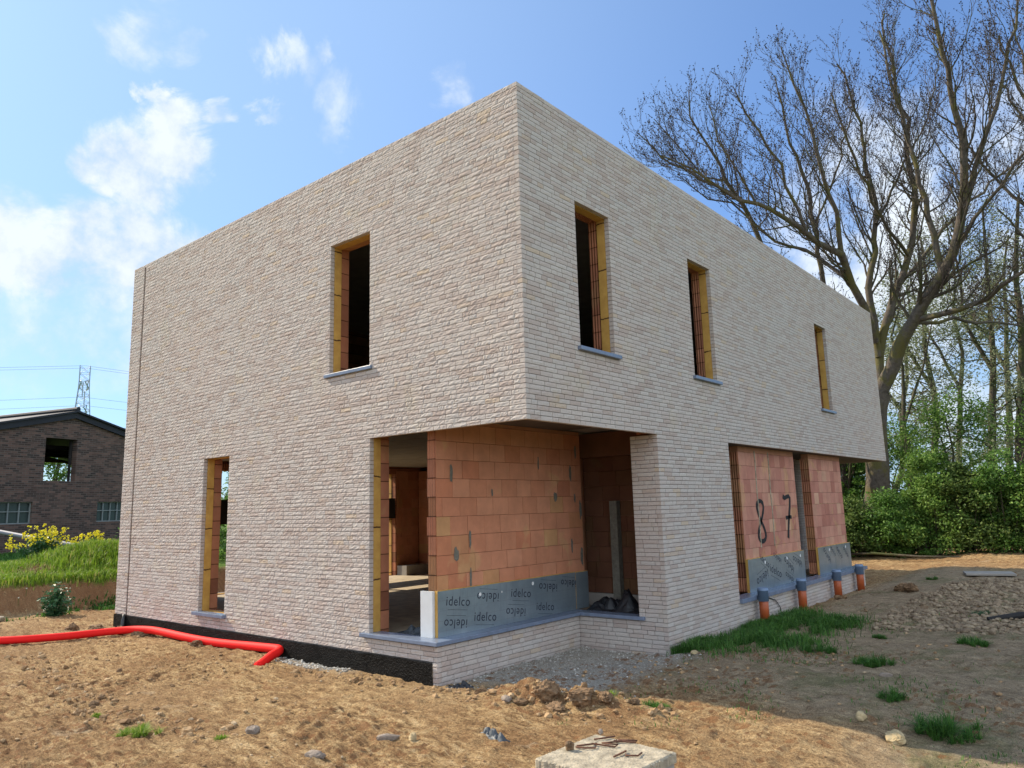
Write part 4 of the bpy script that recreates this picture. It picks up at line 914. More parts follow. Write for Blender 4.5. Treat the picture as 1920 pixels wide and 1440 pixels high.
# ------------------------------------------------------------------ trees
LIMBS = {"trunk":[[-2.48,20.43,-2.88,0.42],[-2.24,20.26,-1.23,0.36],[-2.01,20.13,0.26,0.34],[-1.82,20.03,1.42,0.31],[-1.66,19.94,2.49,0.29]],"A":[[-1.66,19.94,2.49,0.27],[-1.23,19.87,3.2,0.25],[-0.84,19.66,3.86,0.23],[-0.54,19.53,4.38,0.21],[-0.02,19.45,4.93,0.19],[0.58,19.13,5.64,0.17],[1.1,18.94,6.69,0.15],[1.46,18.69,7.98,0.13],[1.6,18.27,9.25,0.11],[1.57,17.93,10.1,0.09],[1.5,17.31,11.49,0.07],[1.44,16.97,12.83,0.05],[1.5,16.73,14.16,0.03]],"A2":[[-0.37,19.51,4.51,0.11],[0.34,19.18,4.48,0.1],[0.91,19.0,4.47,0.09],[1.61,18.88,4.65,0.08],[2.58,18.3,5.0,0.06],[3.56,18.35,5.44,0.04]],"A3":[[-0.42,19.49,4.43,0.07],[0.12,20.32,4.48,0.06],[0.44,21.19,4.7,0.06],[0.87,22.21,4.7,0.05],[1.94,24.4,4.78,0.03]],"A4":[[0.58,19.13,5.64,0.11],[0.46,19.15,6.92,0.1],[0.31,18.95,8.5,0.08],[0.11,19.05,10.26,0.06],[-0.06,18.6,11.73,0.05],[-0.22,18.7,13.67,0.03]],"A5":[[1.25,18.81,7.26,0.09],[1.77,18.86,8.42,0.08],[2.31,18.43,9.38,0.07],[2.84,18.5,11.14,0.05],[3.26,18.53,12.61,0.035],[3.53,18.49,13.79,0.02]],"A6":[[0.97,19.05,6.26,0.07],[1.66,18.44,6.88,0.06],[2.41,18.23,7.68,0.05],[3.13,18.01,8.44,0.04],[4.01,18.55,9.26,0.03]],"B":[[-1.67,19.95,2.41,0.17],[-1.64,20.22,3.65,0.16],[-1.43,20.52,4.89,0.15],[-1.08,20.89,5.79,0.14],[-0.65,21.23,7.04,0.12],[-0.29,21.4,8.85,0.11],[-0.28,21.31,10.51,0.09],[-0.28,20.97,12.11,0.07],[-0.42,20.5,13.7,0.05],[-0.42,20.16,15.3,0.03]],"B2":[[-0.92,21.07,6.15,0.08],[-0.3,22.61,7.49,0.07],[0.63,23.73,8.91,0.06],[1.58,24.9,10.18,0.05],[2.68,26.23,11.3,0.03]],"B3":[[-0.65,21.23,7.04,0.07],[-0.93,20.07,7.71,0.06],[-1.16,18.96,8.88,0.05],[-1.32,17.93,9.98,0.04],[-1.51,17.45,11.45,0.025]],"Cc":[[-1.64,20.22,3.65,0.14],[-1.69,20.19,4.88,0.13],[-1.67,20.23,5.95,0.12],[-1.41,20.36,7.56,0.1],[-1.21,20.38,8.8,0.08],[-1.41,20.2,10.11,0.07],[-1.44,20.11,11.62,0.05],[-1.67,19.49,13.57,0.03]],"C2":[[-1.31,20.33,8.07,0.06],[-0.85,21.11,9.3,0.05],[-0.43,21.59,10.47,0.04],[0.28,22.12,11.98,0.03],[0.72,22.69,14.05,0.02]],"D":[[-1.66,19.97,4.13,0.15],[-1.68,19.09,5.11,0.14],[-1.74,18.5,5.77,0.13],[-1.84,17.74,6.46,0.12],[-2.1,16.93,6.74,0.1],[-2.41,16.08,7.08,0.09],[-2.78,15.05,7.37,0.07],[-3.26,13.97,7.49,0.06],[-3.66,13.17,7.83,0.045],[-4.04,12.39,8.15,0.03],[-4.46,11.72,8.43,0.02]],"D2":[[-1.8,17.77,6.46,0.09],[-1.68,17.22,7.62,0.08],[-1.72,16.55,8.76,0.06],[-1.86,16.16,10.01,0.05],[-2.01,15.53,11.15,0.035],[-2.11,15.21,12.23,0.02]],"D3":[[-2.33,16.29,7.03,0.06],[-2.44,15.56,8.16,0.05],[-2.71,14.86,9.14,0.04],[-2.99,14.18,9.96,0.03],[-3.17,13.62,10.61,0.015]],"D4":[[-3.01,14.46,7.41,0.04],[-3.27,13.78,8.3,0.03],[-3.43,13.22,9.1,0.025],[-3.48,12.83,10.07,0.015]],"E":[[-1.74,18.5,5.77,0.08],[-2.32,18.54,6.43,0.07],[-3.05,18.44,7.11,0.06],[-3.93,18.13,7.61,0.05],[-4.63,17.85,8.65,0.04],[-5.59,17.17,9.29,0.025],[-6.33,16.41,10.02,0.015]],"F":[[-3.37,21.02,6.1,0.1],[-3.3,20.72,7.76,0.09],[-3.28,20.46,9.04,0.08],[-3.38,20.06,10.52,0.07],[-3.62,19.66,11.45,0.05],[-3.67,19.34,12.74,0.04],[-3.74,19.04,13.84,0.02]],"F2":[[-3.3,20.52,8.68,0.05],[-2.67,20.77,9.94,0.04],[-2.19,20.85,11.4,0.03],[-1.7,20.91,13.04,0.02]],"G":[[-4.38,18.69,6.95,0.1],[-4.47,18.42,7.83,0.09],[-4.74,17.95,8.99,0.08],[-5.05,17.52,9.8,0.07],[-5.39,17.0,10.87,0.05],[-5.67,16.54,11.94,0.03],[-5.69,16.33,12.83,0.02]],"G2":[[-4.84,17.8,9.26,0.06],[-5.22,16.8,9.43,0.05],[-5.62,15.74,9.75,0.04],[-6.21,15.13,10.28,0.03],[-6.58,14.31,10.83,0.015]],"G3":[[-5.05,17.52,9.8,0.04],[-5.84,17.43,10.21,0.03],[-6.52,16.59,11.5,0.025],[-6.87,16.18,12.05,0.015]]}
def densify(pts, step=.5):
    out = []; P = [np.array(p, float) for p in pts]
    for i in range(len(P) - 1):
        p0 = P[max(i-1, 0)]; p1 = P[i]; p2 = P[i+1]; p3 = P[min(i+2, len(P)-1)]; m = max(1, int(np.linalg.norm(p2[:3] - p1[:3]) / step))
        for k in range(m):
            t = k / m; out.append(.5 * ((2*p1) + (-p0+p2)*t + (2*p0-5*p1+4*p2-p3)*t*t + (-p0+3*p1-3*p2+p3)*t**3))
    out.append(P[-1]); return np.array(out)
def unit(v): return v / (np.linalg.norm(v) + 1e-9)
def grow_branch(rs, p, d, L, r, n, up=.12, wob=.18):
    pts = [p.copy()]; d = unit(d)
    for i in range(n):
        d = unit(d + rs.normal(0, wob, 3) + np.array([0, 0, up])); pts.append(pts[-1] + d * L / n)
    R = r * (1 - .75 * np.arange(n + 1) / n); return np.column_stack([np.array(pts), R])
def tubes(branches, sides):
    Vs = []; Fs = []; n0 = 0; ang = np.arange(sides) * 2 * math.pi / sides; ca, sa = np.cos(ang)[:, None], np.sin(ang)[:, None]
    for b in branches:
        P = b[:, :3]; r = b[:, 3]; m = len(P); t = np.gradient(P, axis=0); t /= np.linalg.norm(t, axis=1)[:, None] + 1e-9
        ref = np.array([.31, .74, .2]) if abs(t[0] @ np.array([.37, .9, .24])) < .9 else np.array([1., 0, 0])
        A = np.cross(t, ref); A /= np.linalg.norm(A, axis=1)[:, None] + 1e-9; Bv = np.cross(t, A)
        V = P[:, None] + r[:, None, None] * (ca[None] * A[:, None] + sa[None] * Bv[:, None]); Vs.append(V.reshape(-1, 3))
        i = (np.arange(m - 1) * sides)[:, None]; k = np.arange(sides)[None]; k2 = (k + 1) % sides
        Fs.append((np.stack([i + k, i + k2, i + k2 + sides, i + k + sides], -1)).reshape(-1, 4) + n0); n0 += m * sides
    return np.concatenate(Vs), np.concatenate(Fs)
def side_dir(rs, t, ang):
    q = unit(np.cross(t, rs.normal(size=3))); return unit(t * math.cos(ang) + q * math.sin(ang))
def children(rs, br, spacing, lenf, ang, up, n=6, start=.15, rmax=.6, wob=.18, minr=.004):
    out = []
    for b in br:
        L = np.linalg.norm(np.diff(b[:, :3], axis=0), axis=1); tot = L.sum(); cum = np.concatenate([[0], np.cumsum(L)]) / tot
        s = start * tot + rs.random() * spacing
        while s < tot * .99:
            f = s / tot; p = np.array([np.interp(f, cum, b[:, k]) for k in range(3)]); r = np.interp(f, cum, b[:, 3]); i = min(np.searchsorted(cum, f), len(b) - 1)
            t = unit(b[i, :3] - b[i-1, :3]); d = side_dir(rs, t, math.radians(rs.uniform(*ang)))
            if d[2] < -.2: d[2] *= -.5
            out.append(grow_branch(rs, p, d, lenf(f, tot, r) * rs.uniform(.6, 1.3), max(minr, min(r * rmax, r)), n, up, wob)); s += spacing * rs.uniform(.6, 1.5)
    return out
def buds_at(rs, br, per, spread, lo=.3):
    out = []
    for b in br:
        f = rs.uniform(lo, 1, per) * (len(b) - 1); i = np.minimum(f.astype(int), len(b) - 2); w = (f - i)[:, None]
        out.append(b[i, :3] * (1 - w) + b[i + 1, :3] * w + rs.normal(0, spread, (per, 3)))
        out.append(b[-1:, :3])
    return np.concatenate(out)
def sub(branches, origin): return [np.column_stack([b[:, :3] - origin, b[:, 3]]) for b in branches]
def bare_tree(name, limbs, origin, label, seed, sp=(.32, .195, .135), twig_r=.0048):
    rs = np.random.default_rng(seed); origin = np.array(origin, float)
    T_ = empty(name, tuple(origin), label, 'tree', 'bare trees behind the house')
    L0 = [densify(l) for l in limbs]
    for l in L0[1:]: l[:, 3] *= .86
    main = [l for l in L0]
    for l in main:
        w = np.minimum(1, np.arange(len(l)) / 2.)[:, None]; l[:, :3] += rs.normal(0, 1, (len(l), 3)) * .045 * w
    c1 = children(rs, [l for i, l in enumerate(main) if i > 0 or len(limbs) < 6], sp[0], lambda f, t, r: 1.0 + 2.3 * (1 - f) * min(1, t / 6), (25, 55), .12, 9, .16, .36, .13)
    c2 = children(rs, c1, sp[1], lambda f, t, r: .35 + .75 * (1 - f) * min(1, t / 2), (25, 55), .20, 5, .15, .55, .15, twig_r * 1.5)
    c3 = children(rs, c2 + [l[int(len(l) * .65):] for l in main if len(l) > 6], sp[2], lambda f, t, r: .22 + .24 * (1 - f), (22, 55), .24, 3, .2, .6, .15, twig_r)
    v, f = tubes(sub(main[:1], origin), 20); mesh_obj('trunk', v, f, M['bark'], T_, True)
    v, f = tubes(sub(main[1:], origin), 12); mesh_obj('limbs', v, f, M['bark'], T_, True)
    v, f = tubes(sub(c1, origin), 6); mesh_obj('branches', v, f, M['bark2'], T_, True)
    v, f = tubes(sub(c2, origin), 4); v2, f2 = tubes(sub(c3, origin), 3)
    mesh_obj('twigs', np.concatenate([v, v2]), np.concatenate([f, f2 + len(v)]), M['twig'], T_)
    B = buds_at(rs, c3, 2, .012, .55); B2 = buds_at(rs, c2, 2, .015, .5); B = np.concatenate([B, B2]) - origin
    V, F = leaves(B, rs.uniform(.016, .036, len(B)), asp=.5); V2, F2 = leaves(B, rs.uniform(.014, .030, len(B)), asp=.5)
    mesh_obj('buds', np.concatenate([V, V2]), np.concatenate([F, F2 + len(V)]), M['bud'], T_)
    print(name, len(c1), len(c2), len(c3), len(B))
LK = LIMBS
bare_tree('bare_tree', [LK[k] for k in ('trunk', 'A', 'A2', 'A3', 'A4', 'A5', 'A6', 'B', 'B2', 'B3', 'Cc', 'C2', 'D', 'D2', 'D3', 'D4', 'E')], LK['trunk'][0][:3], 'huge spreading bare tree with mossy limbs rising behind the far end of the house', 11)
def trunk_to(l, base): 
    a = l[0]; return [[base[0], base[1], -2.6, a[3] * 1.9], [base[0] * .7 + a[0] * .3, base[1] * .7 + a[1] * .3, a[2] * .3 - 1.8, a[3] * 1.5], a]
tF = trunk_to(LK['F'][0:1] if False else LK['F'], (-3.4, 21.6)); tG = trunk_to(LK['G'], (-4.3, 19.6))
bare_tree('bare_tree', [tF, LK['F'], LK['F2']], tF[0][:3], 'slim bare tree whose stem shows just above the middle of the side parapet', 12, (.36, .22, .15))
bare_tree('bare_tree', [tG, LK['G'], LK['G2'], LK['G3']], tG[0][:3], 'leaning bare tree whose twigs show farthest left above the side parapet', 13, (.30, .2, .14))
# a leafless neighbour reaching in from beyond the right edge
tR = [[5.6, 20.5, -2.5, .3], [5.4, 20.3, 1.5, .24], [5.0, 20.2, 4.5, .2], [4.6, 19.8, 7.5, .15], [4.3, 19.5, 10.5, .1], [4.0, 19.4, 13.5, .05]]
lR = [[[5.2, 20.3, 3.5, .1], [4.0, 20.0, 5.5, .08], [2.8, 19.8, 7.2, .06], [1.9, 19.6, 8.8, .04], [1.2, 19.5, 10.4, .02]], [[5.0, 20.2, 4.9, .09], [4.0, 20.6, 7.3, .07], [3.2, 20.9, 9.6, .05], [2.5, 21.2, 12, .03]], [[5.3, 20.3, 2.4, .08], [4.0, 19.4, 3.6, .06], [2.9, 19.0, 5.6, .05], [2.2, 18.9, 7.2, .02]], [[4.6, 19.8, 7.5, .08], [3.4, 19.5, 9.5, .06], [2.7, 19.2, 12.4, .03]], [[4.8, 20.0, 6.0, .08], [3.9, 20.2, 8.2, .06], [3.3, 20.4, 10.6, .05], [3.0, 20.6, 13.6, .02]], [[4.4, 19.6, 9.5, .07], [3.9, 19.2, 11.4, .05], [3.6, 19.0, 14.2, .02]]]
bare_tree('bare_tree', [tR] + lR, tR[0][:3], 'bare tree at the right edge reaching its boughs in toward the huge one', 14, (.5, .3, .17))
# young-leaved trees behind the hedge
def leafy_tree(x, y, top, r, h, label, seed, nleaf, mat='leaf_pale', lsz=(.028, .062), low=.15, spread=3.8):
    rs = np.random.default_rng(seed); z0 = -2.5; origin = np.array([x, y, z0]); T_ = empty('leafy_tree', (x, y, z0), label, 'tree', 'young leaved trees behind the hedge')
    dx, dy = top[0] - x, top[1] - y; hh = top[2] - z0
    pts = [[0, 0, 0, r * 1.25]]; n = 8
    for i in range(1, n + 1):
        f = i / n * (h / hh); pts.append([dx * f + rs.normal(0, .10), dy * f + rs.normal(0, .10), h * i / n, r * (1 - .8 * i / n)])
    tr = densify(np.array(pts), .6)
    k = max(2, int(len(tr) * .5)); fork = grow_branch(rs, tr[k, :3], np.array([rs.choice([-1, 1]) * .35, .1, 1.]), h * .5, tr[k, 3] * .8, 10, .1, .10)
    c1 = children(rs, [tr, fork], .34, lambda f, t, r: .8 + spread * (1 - f) * .8, (45, 85), .04, 7, low, .3, .14)
    c2 = children(rs, c1, .42, lambda f, t, r: .35 + .5 * (1 - f), (30, 70), .02, 4, .2, .5, .16, .004)
    v, f = tubes([tr, fork], 10); mesh_obj('trunk', v, f, M['bark2'], T_, True)
    v, f = tubes(c1, 4); v2, f2 = tubes(c2, 3); mesh_obj('branches', np.concatenate([v, v2]), np.concatenate([f, f2 + len(v)]), M['bark2'], T_, True)
    per = max(2, int(nleaf / (len(c2) + len(c1)))); P = buds_at(rs, c2 + c1, per, .17, .2)
    V, F = leaves(P, rs.uniform(*lsz, len(P)), flat=.5, asp=.6); mesh_obj('foliage', V, F, M[mat], T_)
    print('leafy', len(c1), len(c2), len(P))
leafy_tree(-2.06, 24.92, (-1.87, 24.13, 3.63), .13, 8.5, 'slim young leaved tree whose trunk stands just right of the huge mossy trunk', 21, 7000)
leafy_tree(-2.02, 28.9, (-1.54, 27.6, 7.06), .17, 12, 'tall young leaved tree second to the right of the huge mossy trunk', 22, 9000)
leafy_tree(-.1, 27.7, (.8, 27.0, 7.2), .18, 12.5, 'forked young leaved tree standing in the middle of the right background', 23, 10000)
leafy_tree(1.05, 26.16, (1.89, 25.19, 7.02), .22, 12, 'straight young leaved tree nearest the right edge of the photo', 24, 9000)
leafy_tree(-2.12, 34.1, (-1.29, 33.06, 7.12), .16, 13, 'thin distant leafy tree between the second tall one and the forked one', 25, 7000)
leafy_tree(-4.4, 31.32, (-2.9, 30.93, 6.46), .15, 11, 'distant leafy tree right behind the huge mossy trunk', 26, 6000)
leafy_tree(-.92, 37.74, (.68, 36.69, 10.05), .2, 14, 'farthest leafy tree showing behind the forked one', 27, 7000)
leafy_tree(3.4, 29.5, (3.9, 29, 9), .18, 13, 'leafy tree mostly beyond the right edge of the photo', 28, 9000)
leafy_tree(-.55, 22.3, (-.1, 22.0, 2.1), .06, 4.9, 'small bright green young tree rising out of the hedge below the forked tree', 29, 6500, 'leaf_fresh', (.03, .06), .1, 1.5)
leafy_tree(-1.7, 21.3, (-1.3, 21.1, 1.3), .05, 3.7, 'small bright green sapling rising from the hedge right of the huge trunk', 31, 2200, 'leaf_fresh', (.03, .055), .1, 1.3)
leafy_tree(1.7, 21.3, (1.9, 21.1, 1.6), .05, 4.0, 'small bright green sapling rising from the hedge near the right edge', 32, 2200, 'leaf_fresh', (.03, .055), .1, 1.3)
leafy_tree(-3.2, 22.6, (-3.0, 22.4, 1.8), .06, 4.2, 'leafy sapling seen under the overhang behind the left end of the hedge', 33, 9000, 'leaf_fresh', (.03, .06), .1, 1.6)
leafy_tree(-5.0, 23.0, (-4.8, 22.8, 1.8), .06, 4.2, 'leafy sapling hidden farthest left behind the rear porch', 34, 7000, 'leaf_fresh', (.03, .06), .1, 1.6)
M['leaf_hedge2'] = island_mat('olive_leaf', [(0, (.05, .09, .02)), (.5, (.11, .18, .035)), (1, (.22, .29, .08))], .55, bmp=0, transl=.4, fine=3)
# hedge of separate shrubs
def shrub(x, y, rx, ry, h, label, seed, n, mat='leaf_hedge', grp='hedge shrubs behind the site', name='hedge_shrub', ls=(.024, .052)):
    rs = np.random.default_rng(seed); z0 = gz(x, y) - .05; T_ = empty(name, (x, y, z0), label, 'shrub', grp); mb = []
    C_ = []
    hs_ = rs.uniform(.8, 1.25, 7)
    for i in range(46):                 # leaf clumps around stems
        a = rs.uniform(0, 6.28); q = rs.random() ** .55; zc = h * hs_[int(a)] * rs.uniform(.05, 1) ** .9; k = math.sqrt(max(.05, 1 - (zc / h * .95) ** 3)); C_.append((rx * q * k * math.cos(a), ry * q * k * math.sin(a), zc, rs.uniform(.14, .42)))
    stems = []
    for c in C_[:26]:
        b = np.array([c[0] * .25, c[1] * .25, 0]); e = np.array(c[:3]); mid = (b + e) / 2 + rs.normal(0, .08, 3); stems.append(np.array([[*b, .018], [*mid, .012], [*e, .005]]))
    v, f = tubes(stems, 5); mesh_obj('stems', v, f, M['bark2'], T_)
    P = []
    for c in C_:
        m = int(n / len(C_)); d = rs.normal(size=(m, 3)); d /= np.linalg.norm(d, axis=1)[:, None]; P.append(np.array(c[:3]) + d * (c[3] * rs.random(m)[:, None] ** .45) * np.array([1.25, 1.25, .85]))
    P = np.concatenate(P); P = P[P[:, 2] > .02]
    V, F = leaves(P, rs.uniform(*ls, len(P)), flat=.35, asp=.6); mesh_obj('foliage', V, F, M[mat], T_)
sh = [(-4.6, 16.6, 1.9), (-3.4, 17.2, 1.4), (-2.3, 17.6, 1.3), (-1.25, 17.9, 1.6), (-.35, 18.1, 2.35), (.55, 18.2, 2.3), (1.4, 18.2, 2.2), (2.3, 18.3, 2.3), (3.2, 18.4, 2.4)]
for i, (x, y, h) in enumerate(sh):
    lab = ['hedge shrub hidden deepest behind the rear porch', 'dense hedge shrub seen under the overhang, left of the big trunk', 'hedge shrub right in front of the big mossy trunk', 'hedge shrub just right of the big mossy trunk', 'tall hedge shrub left of the middle of the hedge', 'tall hedge shrub in the middle of the visible hedge', 'hedge shrub right of the middle of the hedge', 'hedge shrub at the right edge of the photo', 'hedge shrub outside past the right edge'][i]
    shrub(x, y, .95, .8, h * (.92 if i % 2 else 1.0), lab, 40 + i, 15000, ('leaf_hedge', 'leaf_fresh', 'leaf_hedge2')[i % 3])
back = [(-6.5, 21, 3.0), (-4.8, 21.2, 3.4), (-3.4, 21.6, 3.2), (-.6, 21.6, 2.3), (1.0, 21.8, 2.1), (2.8, 21.8, 2.7), (4.4, 21.6, 2.8)]
for i, (x, y, h) in enumerate(back):
    lab = ['rear shrub far left behind the house end', 'rear shrub behind the hedge, left of the slim bare stem', 'rear shrub directly behind the big mossy trunk', 'rear shrub behind the left middle of the hedge', 'rear shrub behind the middle right of the hedge', 'rear shrub behind the right edge of the hedge', 'rear shrub past the right edge'][i]
    shrub(x, y, 1.25, .9, h, lab, 60 + i, 8000, 'leaf_fresh' if i % 2 else 'leaf_hedge', 'rear shrubs behind the hedge', ls=(.035, .075))
# greenery seen through the slot window and the barn opening
shrub(-15.5, 4.6, 1.3, 1.5, 2.3, 'dark bush behind the house seen through the narrow slot window', 81, 9000, 'leaf_hedge', None, 'bush')
shrub(-15.0, 6.6, 1.3, 1.5, 3.4, 'taller dark bush behind the slot window bush', 82, 9000, 'leaf_hedge', None, 'bush')
leafy_tree(-45.2, 11.5, (-45.1, 11.6, 4.2), .16, 6.8, 'small round tree seen through the loft opening of the barn', 83, 5000, 'leaf_fresh', (.06, .11), .25, 1.8)
# far tree line
rs = np.random.default_rng(3); P = []
for i in range(260):
    a = rs.uniform(math.radians(60), math.radians(215)); R0 = rs.uniform(170, 260); hx, hy = R0 * math.cos(a), R0 * math.sin(a); hh = rs.uniform(3, 8)
    d = rs.normal(size=(70, 3)); d /= np.linalg.norm(d, axis=1)[:, None]; P.append(np.array([hx, hy, -2.5 + hh * .5]) + d * np.array([6, 6, hh * .5]) * rs.random((70, 1)) ** .4)
P = np.concatenate(P); V, F = leaves(P, rs.uniform(.5, 1.1, len(P))); tag(mesh_obj('distant_woods', V, F, M['leaf_hedge']), 'low band of distant woods along the horizon', 'woods', kind='stuff')
# ------------------------------------------------------------------ barn
ang = math.atan2(.95521604, -.29590932)
barn = empty('brick_barn', (-27.05, 4.14, -2.0), 'old dark brick barn with a low gable roof and an open loft window', 'barn'); barn.rotation_euler = (0, 0, ang)
def bp(o): o.parent = barn; return o
def bmesh_(V, F, name, mat): return bp(mesh_obj(name, V, F, mat))
RX, RZ, HALF, EZ = 2.03, 3.20, 7.6, 1.35     # ridge along the gable axis (s), height, half width, eaves height (world z); local z = world + 2
sl = (RZ - EZ) / HALF
LOFT = (.93, 2.22, .71, 2.34); W1 = (-1.05, .60, -.87, -.08); W2 = (3.28, 4.65, -.87, -.08)
DEPTH = 7.0
def gable(name, y0, y1, holes, mat):
    ss = sorted({RX - HALF, RX + HALF, RX, *[h for H in holes for h in H[:2]]}); mb = MB()
    top = lambda s: RZ - abs(s - RX) * sl
    for a, b in zip(ss[:-1], ss[1:]):
        m = (a + b) / 2; hs = sorted([(H[2], H[3]) for H in holes if H[0] < m < H[1]]); z = -2.3; spans = []
        for (p, q) in hs: spans.append((z, p)); z = q
        spans.append((z, None))
        for (p, q) in spans:
            za0, za1 = p, p; zb0 = top(a) if q is None else q; zb1 = top(b) if q is None else q
            v = [(a, y0, za0), (b, y0, za1), (b, y0, zb1), (a, y0, zb0), (a, y1, za0), (b, y1, za1), (b, y1, zb1), (a, y1, zb0)]; v = [(x, y, z_ + 2) for x, y, z_ in v]
            n = len(mb.V); mb.V += v; mb.F += [(n, n+1, n+2, n+3), (n+4, n+7, n+6, n+5), (n, n+4, n+5, n+1), (n+3, n+2, n+6, n+7), (n, n+3, n+7, n+4), (n+1, n+5, n+6, n+2)]
    return bp(mb.build(name, mat))
# local +x = along the gable (s), local +y = away from the camera
gable('wall', 0, .25, [LOFT, W1, W2], M['barn'])
gable('rear_wall', DEPTH, DEPTH + .2, [(5.9, 7.8, 1.0 , 1.98)], M['barn'])
mb = MB()
for s_ in (-1, 1):
    x1 = RX + s_ * (HALF + .25); z1 = RZ + 2 - sl * (HALF + .25)
    for (o0, o1, ya, yb) in ((.20, .26, -.22, DEPTH + .4),):
        a = (RX, ya, RZ + 2 + o0); b = (x1, ya, z1 + o0); c = (x1, yb, z1 + o0); d = (RX, yb, RZ + 2 + o0); e = .07
        mb.quad(a, b, c, d); up = lambda p: (p[0], p[1], p[2] + e); mb.quad(up(a), up(d), up(c), up(b)); mb.quad(a, up(a), up(b), b); mb.quad(b, up(b), up(c), c); mb.quad(d, c, up(c), up(d))
bp(mb.build('roof', M['barnroof']))
mb = MB()
for s_ in (-1, 1):
    x1 = RX + s_ * (HALF + .25); z1 = RZ + 2 - sl * (HALF + .25)
    V8 = [(RX, -.12, RZ + 2 - .03), (x1, -.12, z1 - .03), (x1, -.12, z1 + .20), (RX, -.12, RZ + 2 + .20), (RX, -.0, RZ + 2 - .03), (x1, 0, z1 - .03), (x1, 0, z1 + .20), (RX, 0, RZ + 2 + .20)]
    n = len(mb.V); mb.V += V8; mb.F += [(n, n+1, n+2, n+3), (n+4, n+7, n+6, n+5), (n, n+4, n+5, n+1), (n+3, n+2, n+6, n+7), (n+1, n+5, n+6, n+2)]
bp(mb.build('fascia', M['barnroof']))
mb = MB(); mb.tube([(RX, -.2, RZ + 2.33), (RX, DEPTH, RZ + 2.33)], .09, 8); bp(mb.build('ridge_cap', M['barnroof']))
mb = MB()
mb.box(.94, 1.03, .26, .34, 2.7, 4.3); mb.box(2.14, 2.21, .26, .34, 2.7, 4.3)
for yy in (1.5, 3.2, 4.9): mb.box(RX - 5, RX + 5, yy, yy + .14, 4.05, 4.22)
bp(mb.build('timber_frame', M['darkin']))
mb = MB(); mb.box(RX - HALF, RX + HALF, .26, DEPTH - .02, 2.5, 2.62); bp(mb.build('loft_floor', M['darkin']))
for (a, b, c, d) in (W1, W2):
    mb = MB(); fr = .035
    mb.box(a, b, .10, .15, c + 2, c + 2 + fr); mb.box(a, b, .10, .15, d + 2 - fr, d + 2)
    for k in range(5):
        x = a + (b - a - fr) * k / 4; mb.box(x, x + fr, .098, .148, c + 2 + fr, d + 2 - fr)
    mb.box(a, b, .095, .145, (c + d) / 2 + 2 + .03, (c + d) / 2 + 2 + .06)
    wf = bp(mb.build('window', M['winframe']))
    mb = MB(); mb.box(a, b, .16, .17, c + 2, d + 2); g_ = mb.build('pane', M['glass'], wf)
mb = MB(); mb.tube([(-20.3, -.1, -.80), (-18.14, 1.12, -1.04), (-16.82, 1.61, -1.25), (-15.53, 2.05, -1.42), (-14.7, 2.35, -1.62)], .055, 10)
tag(mb.build('grey_pipe', M['greypipe'], None, True), 'long grey plastic pipe sloping down behind the yellow flowers toward the mound', 'pipe')
# ------------------------------------------------------------------ pylon and lines
pyl = empty('electricity_pylon', (-156.5, 53.6, -3.), 'tall lattice steel electricity pylon far behind the barn ridge', 'pylon'); pyl.rotation_euler = (0, 0, math.radians(68))
mb = MB(); H_ = 33.
wd = lambda z: 3.1 - 2.2 * min(1, z / 29) if z < 29 else .9
lv = list(np.arange(0, H_ + .1, 1.5))
for a, b in zip(lv[:-1], lv[1:]):
    for sx, sy in ((1, 1), (1, -1), (-1, -1), (-1, 1)):
        mb.tube([(sx * wd(a), sy * wd(a), a), (sx * wd(b), sy * wd(b), b)], .075, 4, False)
    cs = [(1, 1), (1, -1), (-1, -1), (-1, 1)]
    for i in range(4):
        p, q = cs[i], cs[(i + 1) % 4]
        mb.tube([(p[0] * wd(a), p[1] * wd(a), a), (q[0] * wd(b), q[1] * wd(b), b)], .04, 3, False); mb.tube([(q[0] * wd(a), q[1] * wd(a), a), (p[0] * wd(b), p[1] * wd(b), b)], .04, 3, False)
        mb.tube([(p[0] * wd(a), p[1] * wd(a), a), (q[0] * wd(a), q[1] * wd(a), a)], .04, 3, False)
mb.build('lattice_mast', M['steel'], pyl)
mb = MB()
for z in (23.6, 28.6):
    for s_ in (-1, 1):
        for sx in (-1, 1): mb.tube([(sx * .8, 0, z), (sx * .3, s_ * 6.2, z + .3)], .12, 4); mb.tube([(sx * .7, 0, z + 1.5), (sx * .3, s_ * 6.2, z + .3)], .08, 4)
mb.build('cross_arm', M['steel'], pyl)
mb = MB()
for z in (28.6,):
    for s_ in (-1, 1): mb.tube([(0, s_ * 6.1, z + .2), (0, s_ * 6.1, z - 2.8)], .11, 5)
mb.build('insulator', M['steel'], pyl)
from mathutils import Matrix, Vector
Mx = Matrix.Translation(Vector((-156.5, 53.6, -3.))) @ Matrix.Rotation(math.radians(68), 4, 'Z')
labs = {(0, 25.8): 'power cable below the pylon arm, lower of the two close cables', (1, 25.8): 'power cable below the pylon arm, upper of the two close cables', (0, 33.): 'thin earth wires running from the very top of the pylon', (1, 22.): 'lowest power cable just clearing the barn roof'}
for (sd, z), lab in labs.items():
    mb = MB()
    for s_ in ((-1,) if sd == 0 else (1,)) if z < 30 else (-.1, .35):
        for dr in (-1, 1):
            pts = []
            for k in range(15):
                t = k / 14; q = Mx @ Vector((dr * 260 * t, s_ * 6.1, z + 3.0 - 3.0 - 26 * t * (1 - t) )); pts.append(q[:])
            mb.tube(pts, .024, 4, False)
    tag(mb.build('power_line', M['wire']), lab, 'power line', 'power lines on the pylon')
